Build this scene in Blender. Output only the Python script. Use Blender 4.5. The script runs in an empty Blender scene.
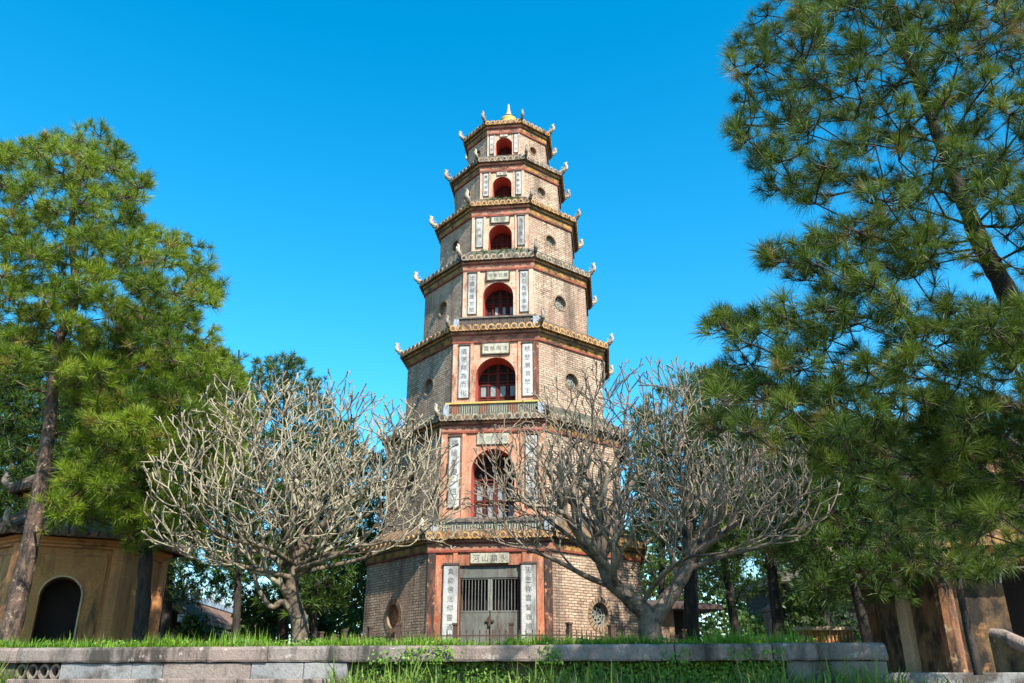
import bpy, math, random
import numpy as np
from mathutils import Vector, Matrix
rad = math.radians
SC = bpy.context.scene
COL = SC.collection

# ------------------------------------------------------------------ camera, sky, sun, exposure
F, PITCH, EYE = 826.0, rad(22.59), 1.6
cam = bpy.data.objects.new('camera', bpy.data.cameras.new('camera')); COL.objects.link(cam)
cam.location = (0, 0, EYE); cam.rotation_euler = (rad(90) + PITCH, 0, 0)
cam.data.sensor_width = 36; cam.data.lens = F / 1024 * 36
cam.data.clip_start = 0.1; cam.data.clip_end = 3000
SC.camera = cam

SUN_AZ, SUN_EL = rad(28), rad(44)          # azimuth measured from -Y towards +X
sd = Vector((math.sin(SUN_AZ) * math.cos(SUN_EL), -math.cos(SUN_AZ) * math.cos(SUN_EL), math.sin(SUN_EL)))
sun = bpy.data.objects.new('sun', bpy.data.lights.new('sun', 'SUN')); COL.objects.link(sun)
sun.data.energy = 5.0; sun.data.angle = rad(0.53); sun.data.color = (1.0, 0.93, 0.82)
sun.rotation_euler = sd.to_track_quat('Z', 'Y').to_euler()
sun.location = (20, -20, 40)

W = bpy.data.worlds.new('World'); SC.world = W; W.use_nodes = True
nt = W.node_tree; nt.nodes.clear()
sky = nt.nodes.new('ShaderNodeTexSky'); sky.sky_type = 'NISHITA'; sky.sun_disc = False
sky.sun_elevation = SUN_EL
sky.sun_rotation = math.atan2(sd.x, sd.y)   # clockwise from +Y
sky.air_density = 1.0; sky.dust_density = 0.3; sky.ozone_density = 2.2
hs = nt.nodes.new('ShaderNodeHueSaturation'); hs.inputs['Hue'].default_value = 0.482
hs.inputs['Saturation'].default_value = 1.45; hs.inputs['Value'].default_value = 1.0
bgn = nt.nodes.new('ShaderNodeBackground'); bgn.inputs[1].default_value = 0.15
wo = nt.nodes.new('ShaderNodeOutputWorld')
nt.links.new(sky.outputs[0], hs.inputs['Color']); nt.links.new(hs.outputs[0], bgn.inputs[0]); nt.links.new(bgn.outputs[0], wo.inputs[0])

SC.view_settings.view_transform = 'Standard'; SC.view_settings.look = 'None'
SC.view_settings.exposure = 1.12; SC.view_settings.gamma = 1.0; SC.view_settings.use_curve_mapping = False
SC.render.engine = 'CYCLES'
SC.cycles.max_bounces = 6; SC.cycles.transparent_max_bounces = 6

# ------------------------------------------------------------------ measuring
cp, sp = math.cos(PITCH), math.sin(PITCH)
def ray(px, py):
    a, b = (px - 512) / F, -(py - 341.5) / F
    return Vector((a, cp - b * sp, sp + b * cp))
def P(px, py, Y):
    d = ray(px, py); t = Y / d.y
    return Vector((d.x * t, Y, EYE + d.z * t))
TH = rad(-6.5)
GT = 2.0                                     # terrace level
WALL_Y = 11.0
def wall_s(px, py=650):
    d = ray(px, py); n = (math.sin(TH), -math.cos(TH))
    t = (n[1] * WALL_Y) / (n[0] * d.x + n[1] * d.y)
    x, y = d.x * t, d.y * t - WALL_Y
    return x * math.cos(TH) + y * math.sin(TH)

# ------------------------------------------------------------------ mesh helpers
class MB:
    def __init__(s): s.v = []; s.f = []; s.m = []; s.uv = []; s.sm = []
    def add(s, vs, fs, m=0, uv=None, smooth=False):
        o = len(s.v); s.v += [tuple(p) for p in vs]
        for f in fs:
            s.f.append([i + o for i in f]); s.m.append(m); s.sm.append(smooth)
            s.uv.append([uv[i] for i in f] if uv else [(0, 0)] * len(f))
    def box(s, lo, hi, m=0, xf=None, bev=0.0):
        x0, y0, z0 = lo; x1, y1, z1 = hi
        if bev > 0:
            b = min(bev, (x1-x0)/3, (y1-y0)/3, (z1-z0)/3)
            bm_pts = []
            vs = []
            for (X, sx) in ((x0, 1), (x1, -1)):
                for (Y, sy) in ((y0, 1), (y1, -1)):
                    for (Z, sz) in ((z0, 1), (z1, -1)):
                        vs += [(X, Y + sy*b, Z + sz*b), (X + sx*b, Y, Z + sz*b), (X + sx*b, Y + sy*b, Z)]
            def I(i, j, k, a): return ((i*2 + j)*2 + k)*3 + a
            fs = []
            for i in (0, 1): fs.append([I(i,0,0,0), I(i,1,0,0), I(i,1,1,0), I(i,0,1,0)])
            for j in (0, 1): fs.append([I(0,j,0,1), I(1,j,0,1), I(1,j,1,1), I(0,j,1,1)])
            for k in (0, 1): fs.append([I(0,0,k,2), I(1,0,k,2), I(1,1,k,2), I(0,1,k,2)])
            for i in (0,1):
                for j in (0,1): fs.append([I(i,j,0,0), I(i,j,1,0), I(i,j,1,1), I(i,j,0,1)])
                for k in (0,1): fs.append([I(i,0,k,0), I(i,1,k,0), I(i,1,k,2), I(i,0,k,2)])
            for j in (0,1):
                for k in (0,1): fs.append([I(0,j,k,1), I(1,j,k,1), I(1,j,k,2), I(0,j,k,2)])
            for i in (0,1):
                for j in (0,1):
                    for k in (0,1): fs.append([I(i,j,k,0), I(i,j,k,1), I(i,j,k,2)])
        else:
            vs = [(x, y, z) for x in (x0, x1) for y in (y0, y1) for z in (z0, z1)]
            fs = [(0,1,3,2), (4,6,7,5), (0,4,5,1), (2,3,7,6), (0,2,6,4), (1,5,7,3)]
        if xf: vs = [xf(*p) for p in vs]
        s.add(vs, fs, m)
    def tube(s, pts, rs, n=8, m=0, cap=True, smooth=True, wob=0.0, rng=None):
        pts = [Vector(p) for p in pts]; vs = []; fs = []
        t = (pts[1] - pts[0]).normalized()
        u = t.orthogonal().normalized()
        for i, p in enumerate(pts):
            a = pts[max(0, i-1)]; b = pts[min(len(pts)-1, i+1)]
            t2 = (b - a).normalized() if (b - a).length > 1e-9 else t
            u = (u - t2 * u.dot(t2)).normalized(); w = t2.cross(u); t = t2
            for k in range(n):
                an = 2*math.pi*k/n
                r = rs[i] * (1 + (rng.uniform(-wob, wob) if rng else 0))
                vs.append(p + u*math.cos(an)*r + w*math.sin(an)*r)
        for i in range(len(pts)-1):
            for k in range(n):
                k2 = (k+1) % n
                fs.append((i*n+k, i*n+k2, (i+1)*n+k2, (i+1)*n+k))
        s.add(vs, fs, m, None, smooth)
        if cap:
            o = len(vs)
            s.add([vs[k] for k in range(n)][::-1], [list(range(n))], m)
            s.add(vs[o-n:], [list(range(n))], m)
    def lathe(s, prof, n=24, m=0, smooth=True, c=(0,0,0)):
        vs = []; fs = []
        for r, z in prof:
            for k in range(n):
                a = 2*math.pi*k/n; vs.append((c[0]+r*math.cos(a), c[1]+r*math.sin(a), c[2]+z))
        for i in range(len(prof)-1):
            for k in range(n):
                k2 = (k+1) % n; fs.append((i*n+k, i*n+k2, (i+1)*n+k2, (i+1)*n+k))
        s.add(vs, fs, m, None, smooth)
    def build(s, name, mats, parent=None, loc=None, rz=0):
        me = bpy.data.meshes.new(name); me.from_pydata(s.v, [], s.f)
        if not isinstance(mats, (list, tuple)): mats = [mats]
        for q in mats: me.materials.append(q)
        me.polygons.foreach_set('material_index', s.m)
        me.polygons.foreach_set('use_smooth', s.sm)
        ul = me.uv_layers.new(name='UVMap')
        flat = [c for f in s.uv for uv in f for c in uv]
        ul.data.foreach_set('uv', flat)
        me.update()
        return link(name, me, parent, loc, rz)
def link(name, me, parent=None, loc=None, rz=0):
    o = bpy.data.objects.new(name, me); COL.objects.link(o)
    if parent: o.parent = parent
    if loc is not None: o.location = loc
    o.rotation_euler = (0, 0, rz)
    return o
def np_mesh(name, v, f, mats, parent=None, loc=None, tint=None, matidx=None, smooth=False):
    v = np.ascontiguousarray(v, dtype=np.float32); f = np.ascontiguousarray(f, dtype=np.int32)
    me = bpy.data.meshes.new(name); k = f.shape[1]
    me.vertices.add(len(v)); me.vertices.foreach_set('co', v.ravel())
    me.loops.add(f.size); me.loops.foreach_set('vertex_index', f.ravel())
    me.polygons.add(len(f)); me.polygons.foreach_set('loop_start', np.arange(0, f.size, k, dtype=np.int32))
    for q in (mats if isinstance(mats, (list, tuple)) else [mats]): me.materials.append(q)
    if matidx is not None: me.polygons.foreach_set('material_index', matidx.astype(np.int32))
    if smooth: me.polygons.foreach_set('use_smooth', np.ones(len(f), bool))
    if tint is not None:
        a = me.attributes.new('tint', 'FLOAT', 'POINT'); a.data.foreach_set('value', tint.astype(np.float32))
    me.update(calc_edges=True)
    return link(name, me, parent, loc)
def empty(name, loc, rz=0):
    o = bpy.data.objects.new(name, None); COL.objects.link(o); o.location = loc; o.rotation_euler = (0, 0, rz)
    o.empty_display_size = 0.2
    return o
def tag(o, label=None, cat=None, group=None, kind=None):
    if label: o['label'] = label
    if cat: o['category'] = cat
    if group: o['group'] = group
    if kind: o['kind'] = kind
    return o

# ------------------------------------------------------------------ materials
def newmat(name):
    m = bpy.data.materials.new(name); m.use_nodes = True
    nt = m.node_tree; nt.nodes.clear()
    out = nt.nodes.new('ShaderNodeOutputMaterial'); b = nt.nodes.new('ShaderNodeBsdfPrincipled')
    nt.links.new(b.outputs[0], out.inputs[0])
    b.inputs['Specular IOR Level'].default_value = 0.25
    return m, nt, b
def nd(nt, t, **kw):
    n = nt.nodes.new(t)
    for k, v in kw.items():
        if k.startswith('i_'): n.inputs[k[2:].replace('_', ' ')].default_value = v
        else: setattr(n, k, v)
    return n
def ramp(nt, src, a, b, c0=(0,0,0,1), c1=(1,1,1,1)):
    r = nt.nodes.new('ShaderNodeValToRGB'); r.color_ramp.elements[0].position = a; r.color_ramp.elements[1].position = b
    r.color_ramp.elements[0].color = c0; r.color_ramp.elements[1].color = c1
    nt.links.new(src, r.inputs[0]); return r.outputs[0]
def mix(nt, fac, a, b):
    m = nt.nodes.new('ShaderNodeMix'); m.data_type = 'RGBA'
    for sock, v in ((m.inputs[0], fac), (m.inputs[6], a), (m.inputs[7], b)):
        if hasattr(v, 'is_linked') or isinstance(v, bpy.types.NodeSocket): nt.links.new(v, sock)
        elif isinstance(v, (int, float)): sock.default_value = v
        else: sock.default_value = (*v[:3], 1)
    return m.outputs[2]
def noise(nt, co, scale, detail=6, rough=0.6, stretch=None):
    n = nd(nt, 'ShaderNodeTexNoise'); n.inputs['Scale'].default_value = scale
    n.inputs['Detail'].default_value = detail; n.inputs['Roughness'].default_value = rough
    if stretch:
        mp = nt.nodes.new('ShaderNodeMapping'); mp.inputs['Scale'].default_value = stretch
        nt.links.new(co, mp.inputs[0]); co = mp.outputs[0]
    nt.links.new(co, n.inputs['Vector']); return n.outputs['Fac']
def bump(nt, b, h, strength=0.4, dist=0.02):
    bp = nt.nodes.new('ShaderNodeBump'); bp.inputs['Strength'].default_value = strength; bp.inputs['Distance'].default_value = dist
    nt.links.new(h, bp.inputs['Height']); nt.links.new(bp.outputs[0], b.inputs['Normal'])
def weathered(name, c1, c2, scale=3, stain=None, amt=(0.55, 0.7), sscale=1.2, rough=0.85, bs=0.4, fine=25, stain2=None, amt2=(0.6, 0.68), spots=9, streak=(1.6, 1.6, 0.35)):
    m, nt, b = newmat(name); tc = nd(nt, 'ShaderNodeTexCoord').outputs['Object']
    n1 = noise(nt, tc, scale); c = mix(nt, ramp(nt, n1, 0.35, 0.65), c1, c2)
    nf = noise(nt, tc, fine, 4, 0.7)
    if stain:
        n2 = noise(nt, tc, sscale, 8, 0.68, streak)
        c = mix(nt, ramp(nt, n2, *amt), c, stain)
    if stain2:
        n3 = noise(nt, tc, spots, 5, 0.6)
        c = mix(nt, ramp(nt, n3, *amt2), c, stain2)
    c = mix(nt, ramp(nt, nf, 0.3, 0.75), mix(nt, 0.45, c, (0.02, 0.016, 0.012)), c)
    nt.links.new(c, b.inputs['Base Color']); b.inputs['Roughness'].default_value = rough
    bump(nt, b, nf, bs)
    return m
def brick_mat(name, ca, cb, mortar, bw=0.21, bh=0.070, stain=(0.05, 0.04, 0.033), pale=(0.60, 0.50, 0.39)):
    m, nt, b = newmat(name); t = nd(nt, 'ShaderNodeTexCoord')
    uvn = noise(nt, t.outputs['UV'], 3.0, 3)
    add = nt.nodes.new('ShaderNodeVectorMath'); add.operation = 'SCALE'
    cmb = nt.nodes.new('ShaderNodeCombineXYZ'); nt.links.new(uvn, cmb.inputs[1]); nt.links.new(cmb.outputs[0], add.inputs[0]); add.inputs[3].default_value = 0.035
    ad2 = nt.nodes.new('ShaderNodeVectorMath'); ad2.operation = 'ADD'
    nt.links.new(t.outputs['UV'], ad2.inputs[0]); nt.links.new(add.outputs[0], ad2.inputs[1])
    br = nt.nodes.new('ShaderNodeTexBrick'); nt.links.new(ad2.outputs[0], br.inputs['Vector'])
    br.inputs['Scale'].default_value = 1; br.inputs['Brick Width'].default_value = bw; br.inputs['Row Height'].default_value = bh
    br.inputs['Mortar Size'].default_value = 0.011; br.inputs['Mortar Smooth'].default_value = 0.3; br.inputs['Bias'].default_value = -0.1
    br.inputs['Color1'].default_value = (*ca, 1); br.inputs['Color2'].default_value = (*cb, 1); br.inputs['Mortar'].default_value = (*mortar, 1)
    ob = t.outputs['Object']
    c = br.outputs['Color']
    n0 = noise(nt, ob, 1.1, 6, 0.6); c = mix(nt, ramp(nt, n0, 0.45, 0.8), c, mix(nt, 0.5, c, pale))
    n5 = noise(nt, ob, 0.55, 3, 0.5); c = mix(nt, ramp(nt, n5, 0.50, 0.66), c, mix(nt, 0.55, c, (0.30, 0.17, 0.115)))
    n6 = noise(nt, ob, 2.6, 6, 0.72); c = mix(nt, ramp(nt, n6, 0.60, 0.70), c, mix(nt, 0.7, c, (0.07, 0.055, 0.045)))
    n1 = noise(nt, ob, 0.9, 8, 0.7, (1.8, 1.8, 0.3)); c = mix(nt, ramp(nt, n1, 0.48, 0.70, (0,0,0,1), (0.85,0.85,0.85,1)), c, stain)
    n7 = noise(nt, ob, 1.0, 5, 0.65, (5, 5, .28)); c = mix(nt, ramp(nt, n7, 0.56, 0.72), c, mix(nt, 0.65, c, (0.06, 0.045, 0.036)))
    n2 = noise(nt, ob, 14, 5, 0.7); c = mix(nt, ramp(nt, n2, 0.3, 0.6), mix(nt, 0.5, c, (0.05, 0.035, 0.025)), c)
    nt.links.new(c, b.inputs['Base Color']); b.inputs['Roughness'].default_value = 0.9
    inv = nt.nodes.new('ShaderNodeMath'); inv.operation = 'MULTIPLY_ADD'; inv.inputs[1].default_value = -1; inv.inputs[2].default_value = 1
    nt.links.new(br.outputs['Fac'], inv.inputs[0])
    ma = nt.nodes.new('ShaderNodeMath'); ma.operation = 'MULTIPLY_ADD'; ma.inputs[1].default_value = 0.5
    nt.links.new(n2, ma.inputs[0]); nt.links.new(inv.outputs[0], ma.inputs[2])
    bump(nt, b, ma.outputs[0], 0.7, 0.02)
    return m
def foliage(name, dark, light, old=None, transl=0.3, gloss=0.35):
    m, nt, b = newmat(name)
    at = nd(nt, 'ShaderNodeAttribute', attribute_name='tint')
    c = mix(nt, ramp(nt, at.outputs['Fac'], 0.0, 0.85), dark, light)
    if old: c = mix(nt, ramp(nt, at.outputs['Fac'], 0.93, 0.97), c, old)
    nt.links.new(c, b.inputs['Base Color']); b.inputs['Roughness'].default_value = 0.5
    b.inputs['Specular IOR Level'].default_value = gloss
    tr = nt.nodes.new('ShaderNodeBsdfTranslucent'); nt.links.new(c, tr.inputs[0])
    ms = nt.nodes.new('ShaderNodeMixShader'); ms.inputs[0].default_value = transl
    out = [n for n in nt.nodes if n.type == 'OUTPUT_MATERIAL'][0]
    nt.links.new(b.outputs[0], ms.inputs[1]); nt.links.new(tr.outputs[0], ms.inputs[2]); nt.links.new(ms.outputs[0], out.inputs[0])
    return m

M = {}
M['brick'] = brick_mat('tower_brick', (0.60, 0.43, 0.30), (0.36, 0.235, 0.155), (0.12, 0.085, 0.062))
M['brick_ring'] = weathered('ring_brick', (0.36, 0.25, 0.16), (0.26, 0.17, 0.105), 9, (0.05, 0.038, 0.03), (0.48, 0.66))
M['salmon'] = weathered('salmon_plaster', (0.60, 0.235, 0.13), (0.61, 0.33, 0.215), 2.2, (0.085, 0.04, 0.028), (0.50, 0.70), 1.6, stain2=(0.70, 0.52, 0.38), amt2=(0.60, 0.70), spots=6)
M['salmon_dirty'] = weathered('stained_salmon_plaster', (0.55, 0.18, 0.09), (0.56, 0.26, 0.155), 2.2, (0.07, 0.035, 0.025), (0.44, 0.62), 1.5, stain2=(0.34, 0.09, 0.045), amt2=(0.55, 0.66), spots=3)
M['salmon_dark'] = weathered('blackened_salmon_plaster', (0.42, 0.14, 0.07), (0.24, 0.11, 0.07), 3, (0.05, 0.035, 0.028), (0.40, 0.56), 2.0, stain2=(0.50, 0.22, 0.13), amt2=(0.58, 0.66), spots=7)
M['salmon_pale'] = weathered('faded_salmon_plaster', (0.62, 0.38, 0.25), (0.62, 0.48, 0.36), 2.2, (0.11, 0.06, 0.045), (0.54, 0.72), 1.9, stain2=(0.64, 0.22, 0.12), amt2=(0.57, 0.66), spots=7)
M['salmon_peel'] = weathered('peeling_salmon_plaster', (0.60, 0.25, 0.14), (0.64, 0.43, 0.31), 3.5, (0.10, 0.045, 0.03), (0.52, 0.66), 2.0, stain2=(0.30, 0.08, 0.04), amt2=(0.60, 0.66), spots=11)
M['red'] = weathered('red_moulding', (0.34, 0.075, 0.045), (0.26, 0.06, 0.04), 5, (0.05, 0.03, 0.025), (0.46, 0.64))
M['pinkband'] = weathered('pink_cornice', (0.54, 0.20, 0.12), (0.55, 0.28, 0.185), 3, (0.09, 0.05, 0.04), (0.45, 0.65), 2.0, streak=(1.2, 1.2, 2.0))
M['ochre'] = weathered('ochre_cornice', (0.50, 0.28, 0.075), (0.44, 0.21, 0.06), 3, (0.06, 0.04, 0.025), (0.42, 0.63), 2.2, streak=(1.4, 1.4, 1.4))
M['tile'] = weathered('roof_tile', (0.17, 0.115, 0.075), (0.24, 0.135, 0.07), 9, (0.04, 0.042, 0.03), (0.45, 0.65), 4, streak=(1, 1, 1))
M['tile_moss'] = weathered('mossy_roof_tile', (0.09, 0.10, 0.07), (0.15, 0.145, 0.105), 9, (0.028, 0.04, 0.02), (0.45, 0.65), 4, streak=(1, 1, 1))
M['tile_end'] = weathered('glazed_tile_end', (0.56, 0.31, 0.09), (0.52, 0.33, 0.15), 5, (0.09, 0.05, 0.03), (0.50, 0.64), 4, rough=0.45, streak=(1, 1, 1))
M['tile_end_grey'] = weathered('grey_tile_end', (0.36, 0.33, 0.25), (0.40, 0.29, 0.18), 5, (0.07, 0.07, 0.05), (0.48, 0.62), 4, rough=0.5, streak=(1, 1, 1))
M['drip'] = weathered('tile_drip', (0.15, 0.085, 0.055), (0.22, 0.12, 0.07), 6, (0.04, 0.03, 0.025), (0.45, 0.6))
M['cream'] = weathered('cream_ornament', (0.60, 0.54, 0.41), (0.50, 0.42, 0.30), 9, (0.16, 0.135, 0.10), (0.5, 0.66), 6)
M['dark_orn'] = weathered('weathered_ornament', (0.30, 0.25, 0.20), (0.50, 0.42, 0.30), 9, (0.08, 0.07, 0.06), (0.5, 0.65), 6)
M['white_panel'] = weathered('white_panel', (0.56, 0.555, 0.52), (0.45, 0.465, 0.46), 3, (0.17, 0.165, 0.155), (0.47, 0.66), 2.0)
M['grey_panel'] = weathered('grey_panel', (0.62, 0.61, 0.56), (0.50, 0.50, 0.46), 3, (0.16, 0.16, 0.15), (0.52, 0.72), 2.0)
M['ink'] = weathered('black_ink', (0.05, 0.05, 0.052), (0.16, 0.15, 0.14), 9)
M['plaque'] = weathered('plaque_cream', (0.52, 0.49, 0.38), (0.42, 0.41, 0.32), 4, (0.18, 0.17, 0.12), (0.47, 0.64), 3)
M['frame_dark'] = weathered('dark_frame', (0.07, 0.05, 0.045), (0.12, 0.08, 0.06), 8)
M['interior'] = weathered('maroon_interior', (0.10, 0.012, 0.010), (0.07, 0.010, 0.010), 3)
M['reveal'] = weathered('red_reveal', (0.60, 0.10, 0.07), (0.52, 0.10, 0.07), 3, (0.2, 0.05, 0.04), (0.55, 0.72), 3)
M['dark'] = weathered('dark_opening_wall', (0.012, 0.010, 0.010), (0.02, 0.015, 0.014), 3)
M['door_red'] = weathered('red_lattice', (0.13, 0.022, 0.016), (0.09, 0.02, 0.016), 6)
M['pane'] = weathered('pale_pane', (0.30, 0.33, 0.34), (0.20, 0.23, 0.25), 5, rough=0.4, bs=0.1)
M['gate'] = weathered('gate_metal', (0.12, 0.13, 0.115), (0.17, 0.17, 0.15), 2.5, (0.07, 0.05, 0.04), (0.48, 0.68), 2.5, rough=0.6, bs=0.15)
M['rust'] = weathered('rusty_iron', (0.10, 0.05, 0.035), (0.06, 0.045, 0.04), 12)
M['lattice_grey'] = weathered('window_lattice', (0.20, 0.22, 0.20), (0.30, 0.29, 0.25), 10)
M['lattice_red'] = weathered('window_lattice_red', (0.42, 0.14, 0.07), (0.50, 0.24, 0.13), 10)
M['blue_ceramic'] = weathered('blue_grey_ceramic', (0.42, 0.47, 0.52), (0.28, 0.31, 0.34), 14, (0.12, 0.12, 0.12), (0.5, 0.64), 8, rough=0.4)
M['terracotta'] = weathered('terracotta', (0.52, 0.17, 0.07), (0.42, 0.14, 0.07), 9, (0.12, 0.06, 0.04))
M['parapet_dark'] = weathered('weathered_parapet', (0.20, 0.17, 0.14), (0.13, 0.11, 0.10), 5, (0.05, 0.05, 0.04), (0.5, 0.65), 3)
M['parapet_green'] = weathered('green_ceramic_panel', (0.30, 0.34, 0.27), (0.38, 0.38, 0.30), 12, (0.08, 0.09, 0.07))
M['yellow'] = weathered('yellow_glaze', (0.68, 0.44, 0.09), (0.62, 0.40, 0.12), 8, (0.25, 0.15, 0.05), (0.56, 0.7), 6, rough=0.5)
M['coping'] = weathered('coping_stone', (0.31, 0.255, 0.225), (0.21, 0.175, 0.155), 2.2, (0.055, 0.05, 0.042), (0.46, 0.62), 2.0, stain2=(0.55, 0.50, 0.45), amt2=(0.62, 0.72), spots=7, bs=0.8, fine=40)
M['coping_pink'] = weathered('coping_stone_pink', (0.34, 0.255, 0.215), (0.24, 0.185, 0.16), 2.4, (0.06, 0.05, 0.042), (0.47, 0.62), 2.2, stain2=(0.54, 0.47, 0.41), amt2=(0.62, 0.72), spots=7, bs=0.8, fine=40)
M['block'] = weathered('grey_block', (0.22, 0.23, 0.23), (0.30, 0.295, 0.285), 1.4, (0.085, 0.07, 0.062), (0.50, 0.62), 1.6, bs=0.6, fine=40, streak=(1, 1, 1))
M['block_brown'] = weathered('brown_block', (0.24, 0.19, 0.16), (0.32, 0.27, 0.23), 1.8, (0.08, 0.065, 0.055), (0.5, 0.66), 1.8, bs=0.7, fine=40, streak=(1, 1, 1))
M['mosswall'] = weathered('mossy_wall', (0.12, 0.10, 0.075), (0.07, 0.085, 0.04), 3, (0.03, 0.035, 0.02), (0.45, 0.65), 3, stain2=(0.32, 0.15, 0.09), amt2=(0.62, 0.70), spots=4)
M['soil'] = weathered('soil', (0.10, 0.085, 0.05), (0.06, 0.075, 0.03), 2, (0.05, 0.04, 0.03))
M['paving'] = weathered('paving', (0.26, 0.24, 0.21), (0.20, 0.185, 0.165), 0.8, (0.10, 0.09, 0.08))
M['ochre_wall'] = weathered('ochre_plaster', (0.54, 0.265, 0.09), (0.44, 0.20, 0.07), 1.3, (0.10, 0.058, 0.032), (0.50, 0.68), 1.7, stain2=(0.48, 0.19, 0.09), amt2=(0.56, 0.70), spots=1.7)
M['orange_trim'] = weathered('orange_trim', (0.58, 0.26, 0.09), (0.46, 0.20, 0.09), 2, (0.12, 0.055, 0.035), (0.52, 0.7), 1.8)
M['cream_wall'] = weathered('cream_pilaster', (0.62, 0.48, 0.32), (0.54, 0.40, 0.26), 2, (0.22, 0.15, 0.10), (0.58, 0.75), 1.5)
M['dark_wall'] = weathered('dark_plaster', (0.26, 0.16, 0.08), (0.17, 0.11, 0.06), 2.4, (0.03, 0.026, 0.02), (0.42, 0.58), 2.4, streak=(1.2, 1.2, .8))  # dark brown plaster with near-black patches
M['red_tile'] = weathered('red_roof_tile', (0.34, 0.14, 0.075), (0.26, 0.13, 0.085), 3, (0.07, 0.055, 0.045), (0.48, 0.66), 2.4, streak=(1, 1, 1))
M['brown_tile'] = weathered('brown_roof_tile', (0.20, 0.12, 0.085), (0.15, 0.10, 0.08), 3, (0.06, 0.05, 0.045), (0.48, 0.66), 2.4, streak=(1, 1, 1))
M['ridge_blue'] = weathered('blue_white_ridge', (0.45, 0.56, 0.66), (0.62, 0.68, 0.72), 10, (0.12, 0.16, 0.20), (0.48, 0.6), 8)
M['bark_pine'] = weathered('pine_bark', (0.16, 0.10, 0.07), (0.10, 0.065, 0.05), 6, (0.03, 0.024, 0.02), (0.45, 0.58), 7, bs=1.0, fine=18, streak=(1.5, 1.5, 0.5), stain2=(0.30, 0.22, 0.16), amt2=(0.58, 0.68), spots=9)
M['bark_dark'] = weathered('dark_pine_bark', (0.06, 0.045, 0.035), (0.04, 0.033, 0.028), 6, (0.016, 0.014, 0.012), (0.45, 0.6), 7, bs=1.0, fine=18)
M['bark_fran'] = weathered('silver_bark', (0.45, 0.39, 0.27), (0.31, 0.26, 0.17), 5, (0.10, 0.08, 0.055), (0.47, 0.60), 4, bs=0.6, fine=30, streak=(1, 1, 1))
M['bark_fran_grey'] = weathered('grey_bark', (0.34, 0.275, 0.195), (0.23, 0.18, 0.125), 5, (0.08, 0.06, 0.042), (0.52, 0.66), 4, bs=0.6, fine=30, streak=(1, 1, 1))
M['bark_fran_trunk'] = weathered('mottled_trunk_bark', (0.26, 0.20, 0.13), (0.15, 0.11, 0.075), 5, (0.05, 0.038, 0.028), (0.44, 0.58), 6, bs=0.8, fine=22, streak=(1, 1, 1))
M['bark_fran_trunk2'] = weathered('brown_grey_trunk_bark', (0.25, 0.19, 0.14), (0.17, 0.125, 0.09), 5, (0.05, 0.04, 0.03), (0.48, 0.62), 4, bs=0.9, fine=22, streak=(1, 1, 1))
M['needle'] = foliage('pine_needles', (0.040, 0.090, 0.005), (0.21, 0.285, 0.014), (0.24, 0.17, 0.045))
M['needle_olive'] = foliage('olive_pine_needles', (0.022, 0.054, 0.006), (0.125, 0.180, 0.016), (0.25, 0.16, 0.05))  # dark tone lowered to put the crown's backlit shade into the needles
M['needle_dark'] = foliage('dark_pine_needles', (0.022, 0.055, 0.008), (0.080, 0.140, 0.016), (0.13, 0.10, 0.03))
M['leaf'] = foliage('broad_leaves', (0.022, 0.055, 0.008), (0.07, 0.12, 0.018))
M['grass'] = foliage('grass_blades', (0.075, 0.17, 0.010), (0.20, 0.36, 0.025), (0.32, 0.30, 0.10), 0.35)
M['grass_tall'] = foliage('tall_grass_blades', (0.04, 0.095, 0.012), (0.20, 0.29, 0.055), (0.34, 0.26, 0.11), 0.3)
M['weed'] = foliage('weed_leaves', (0.06, 0.15, 0.012), (0.17, 0.30, 0.03), None, 0.35)

# ------------------------------------------------------------------ setting: ground
def sheet(name, pts, z, m):
    b = MB(); b.add([(x, y, z) for x, y in pts], [list(range(len(pts)))]); o = b.build(name, m); tag(o, kind='structure'); return o
sheet('ground', [(-900, -300), (900, -300), (900, 1500), (-900, 1500)], 0, M['paving'])
def wl(s, d, z=0):                              # wall frame -> world (d positive = towards the camera)
    return Vector((s * math.cos(TH) + d * math.sin(TH), WALL_Y + s * math.sin(TH) - d * math.cos(TH), z))
S_END = wall_s(883)
S_L = -26.0
tb = MB()
q = [wl(S_L, -0.2), wl(S_END - 0.05, -0.2), wl(S_END - 0.05, -140), wl(-140, -140), wl(-140, -0.2)]
tb.add([(p.x, p.y, GT) for p in q] + [(p.x, p.y, 0.004) for p in q], [(0,1,2,3,4)] + [(i, i+5, (i+1) % 5 + 5, (i+1) % 5) for i in range(5)])
tag(tb.build('terrace_ground', M['soil']), kind='structure')
tb = MB()
q = [wl(S_END + 0.0, -2.2), wl(60, -2.2), wl(60, -140), wl(S_END + 0.0, -140)]
tb.add([(p.x, p.y, 1.72) for p in q] + [(p.x, p.y, 0.004) for p in q], [(0,1,2,3)] + [(i, i+4, (i+1) % 4 + 4, (i+1) % 4) for i in range(4)])
tag(tb.build('side_court_ground', M['paving']), kind='structure')
tb = MB()                                      # grassy bank at the wall's foot
prof = [(0.03, 1.44), (0.9, 1.40), (1.8, 0.85), (4.2, 0.01)]
n = 24; vs = []; fs = []
for i in range(n + 1):
    s = -14 + (S_END + 1.0 + 14) * i / n
    for d, z in prof: vs.append(wl(s, d, z + (0.03 * math.sin(i * 1.7) if d > .5 else 0)))
for i in range(n):
    for k in range(3): fs.append((i*4+k, (i+1)*4+k, (i+1)*4+k+1, i*4+k+1))
tb.add(vs, fs, 0, None, True); tag(tb.build('bank_ground', M['soil']), kind='structure')

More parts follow.
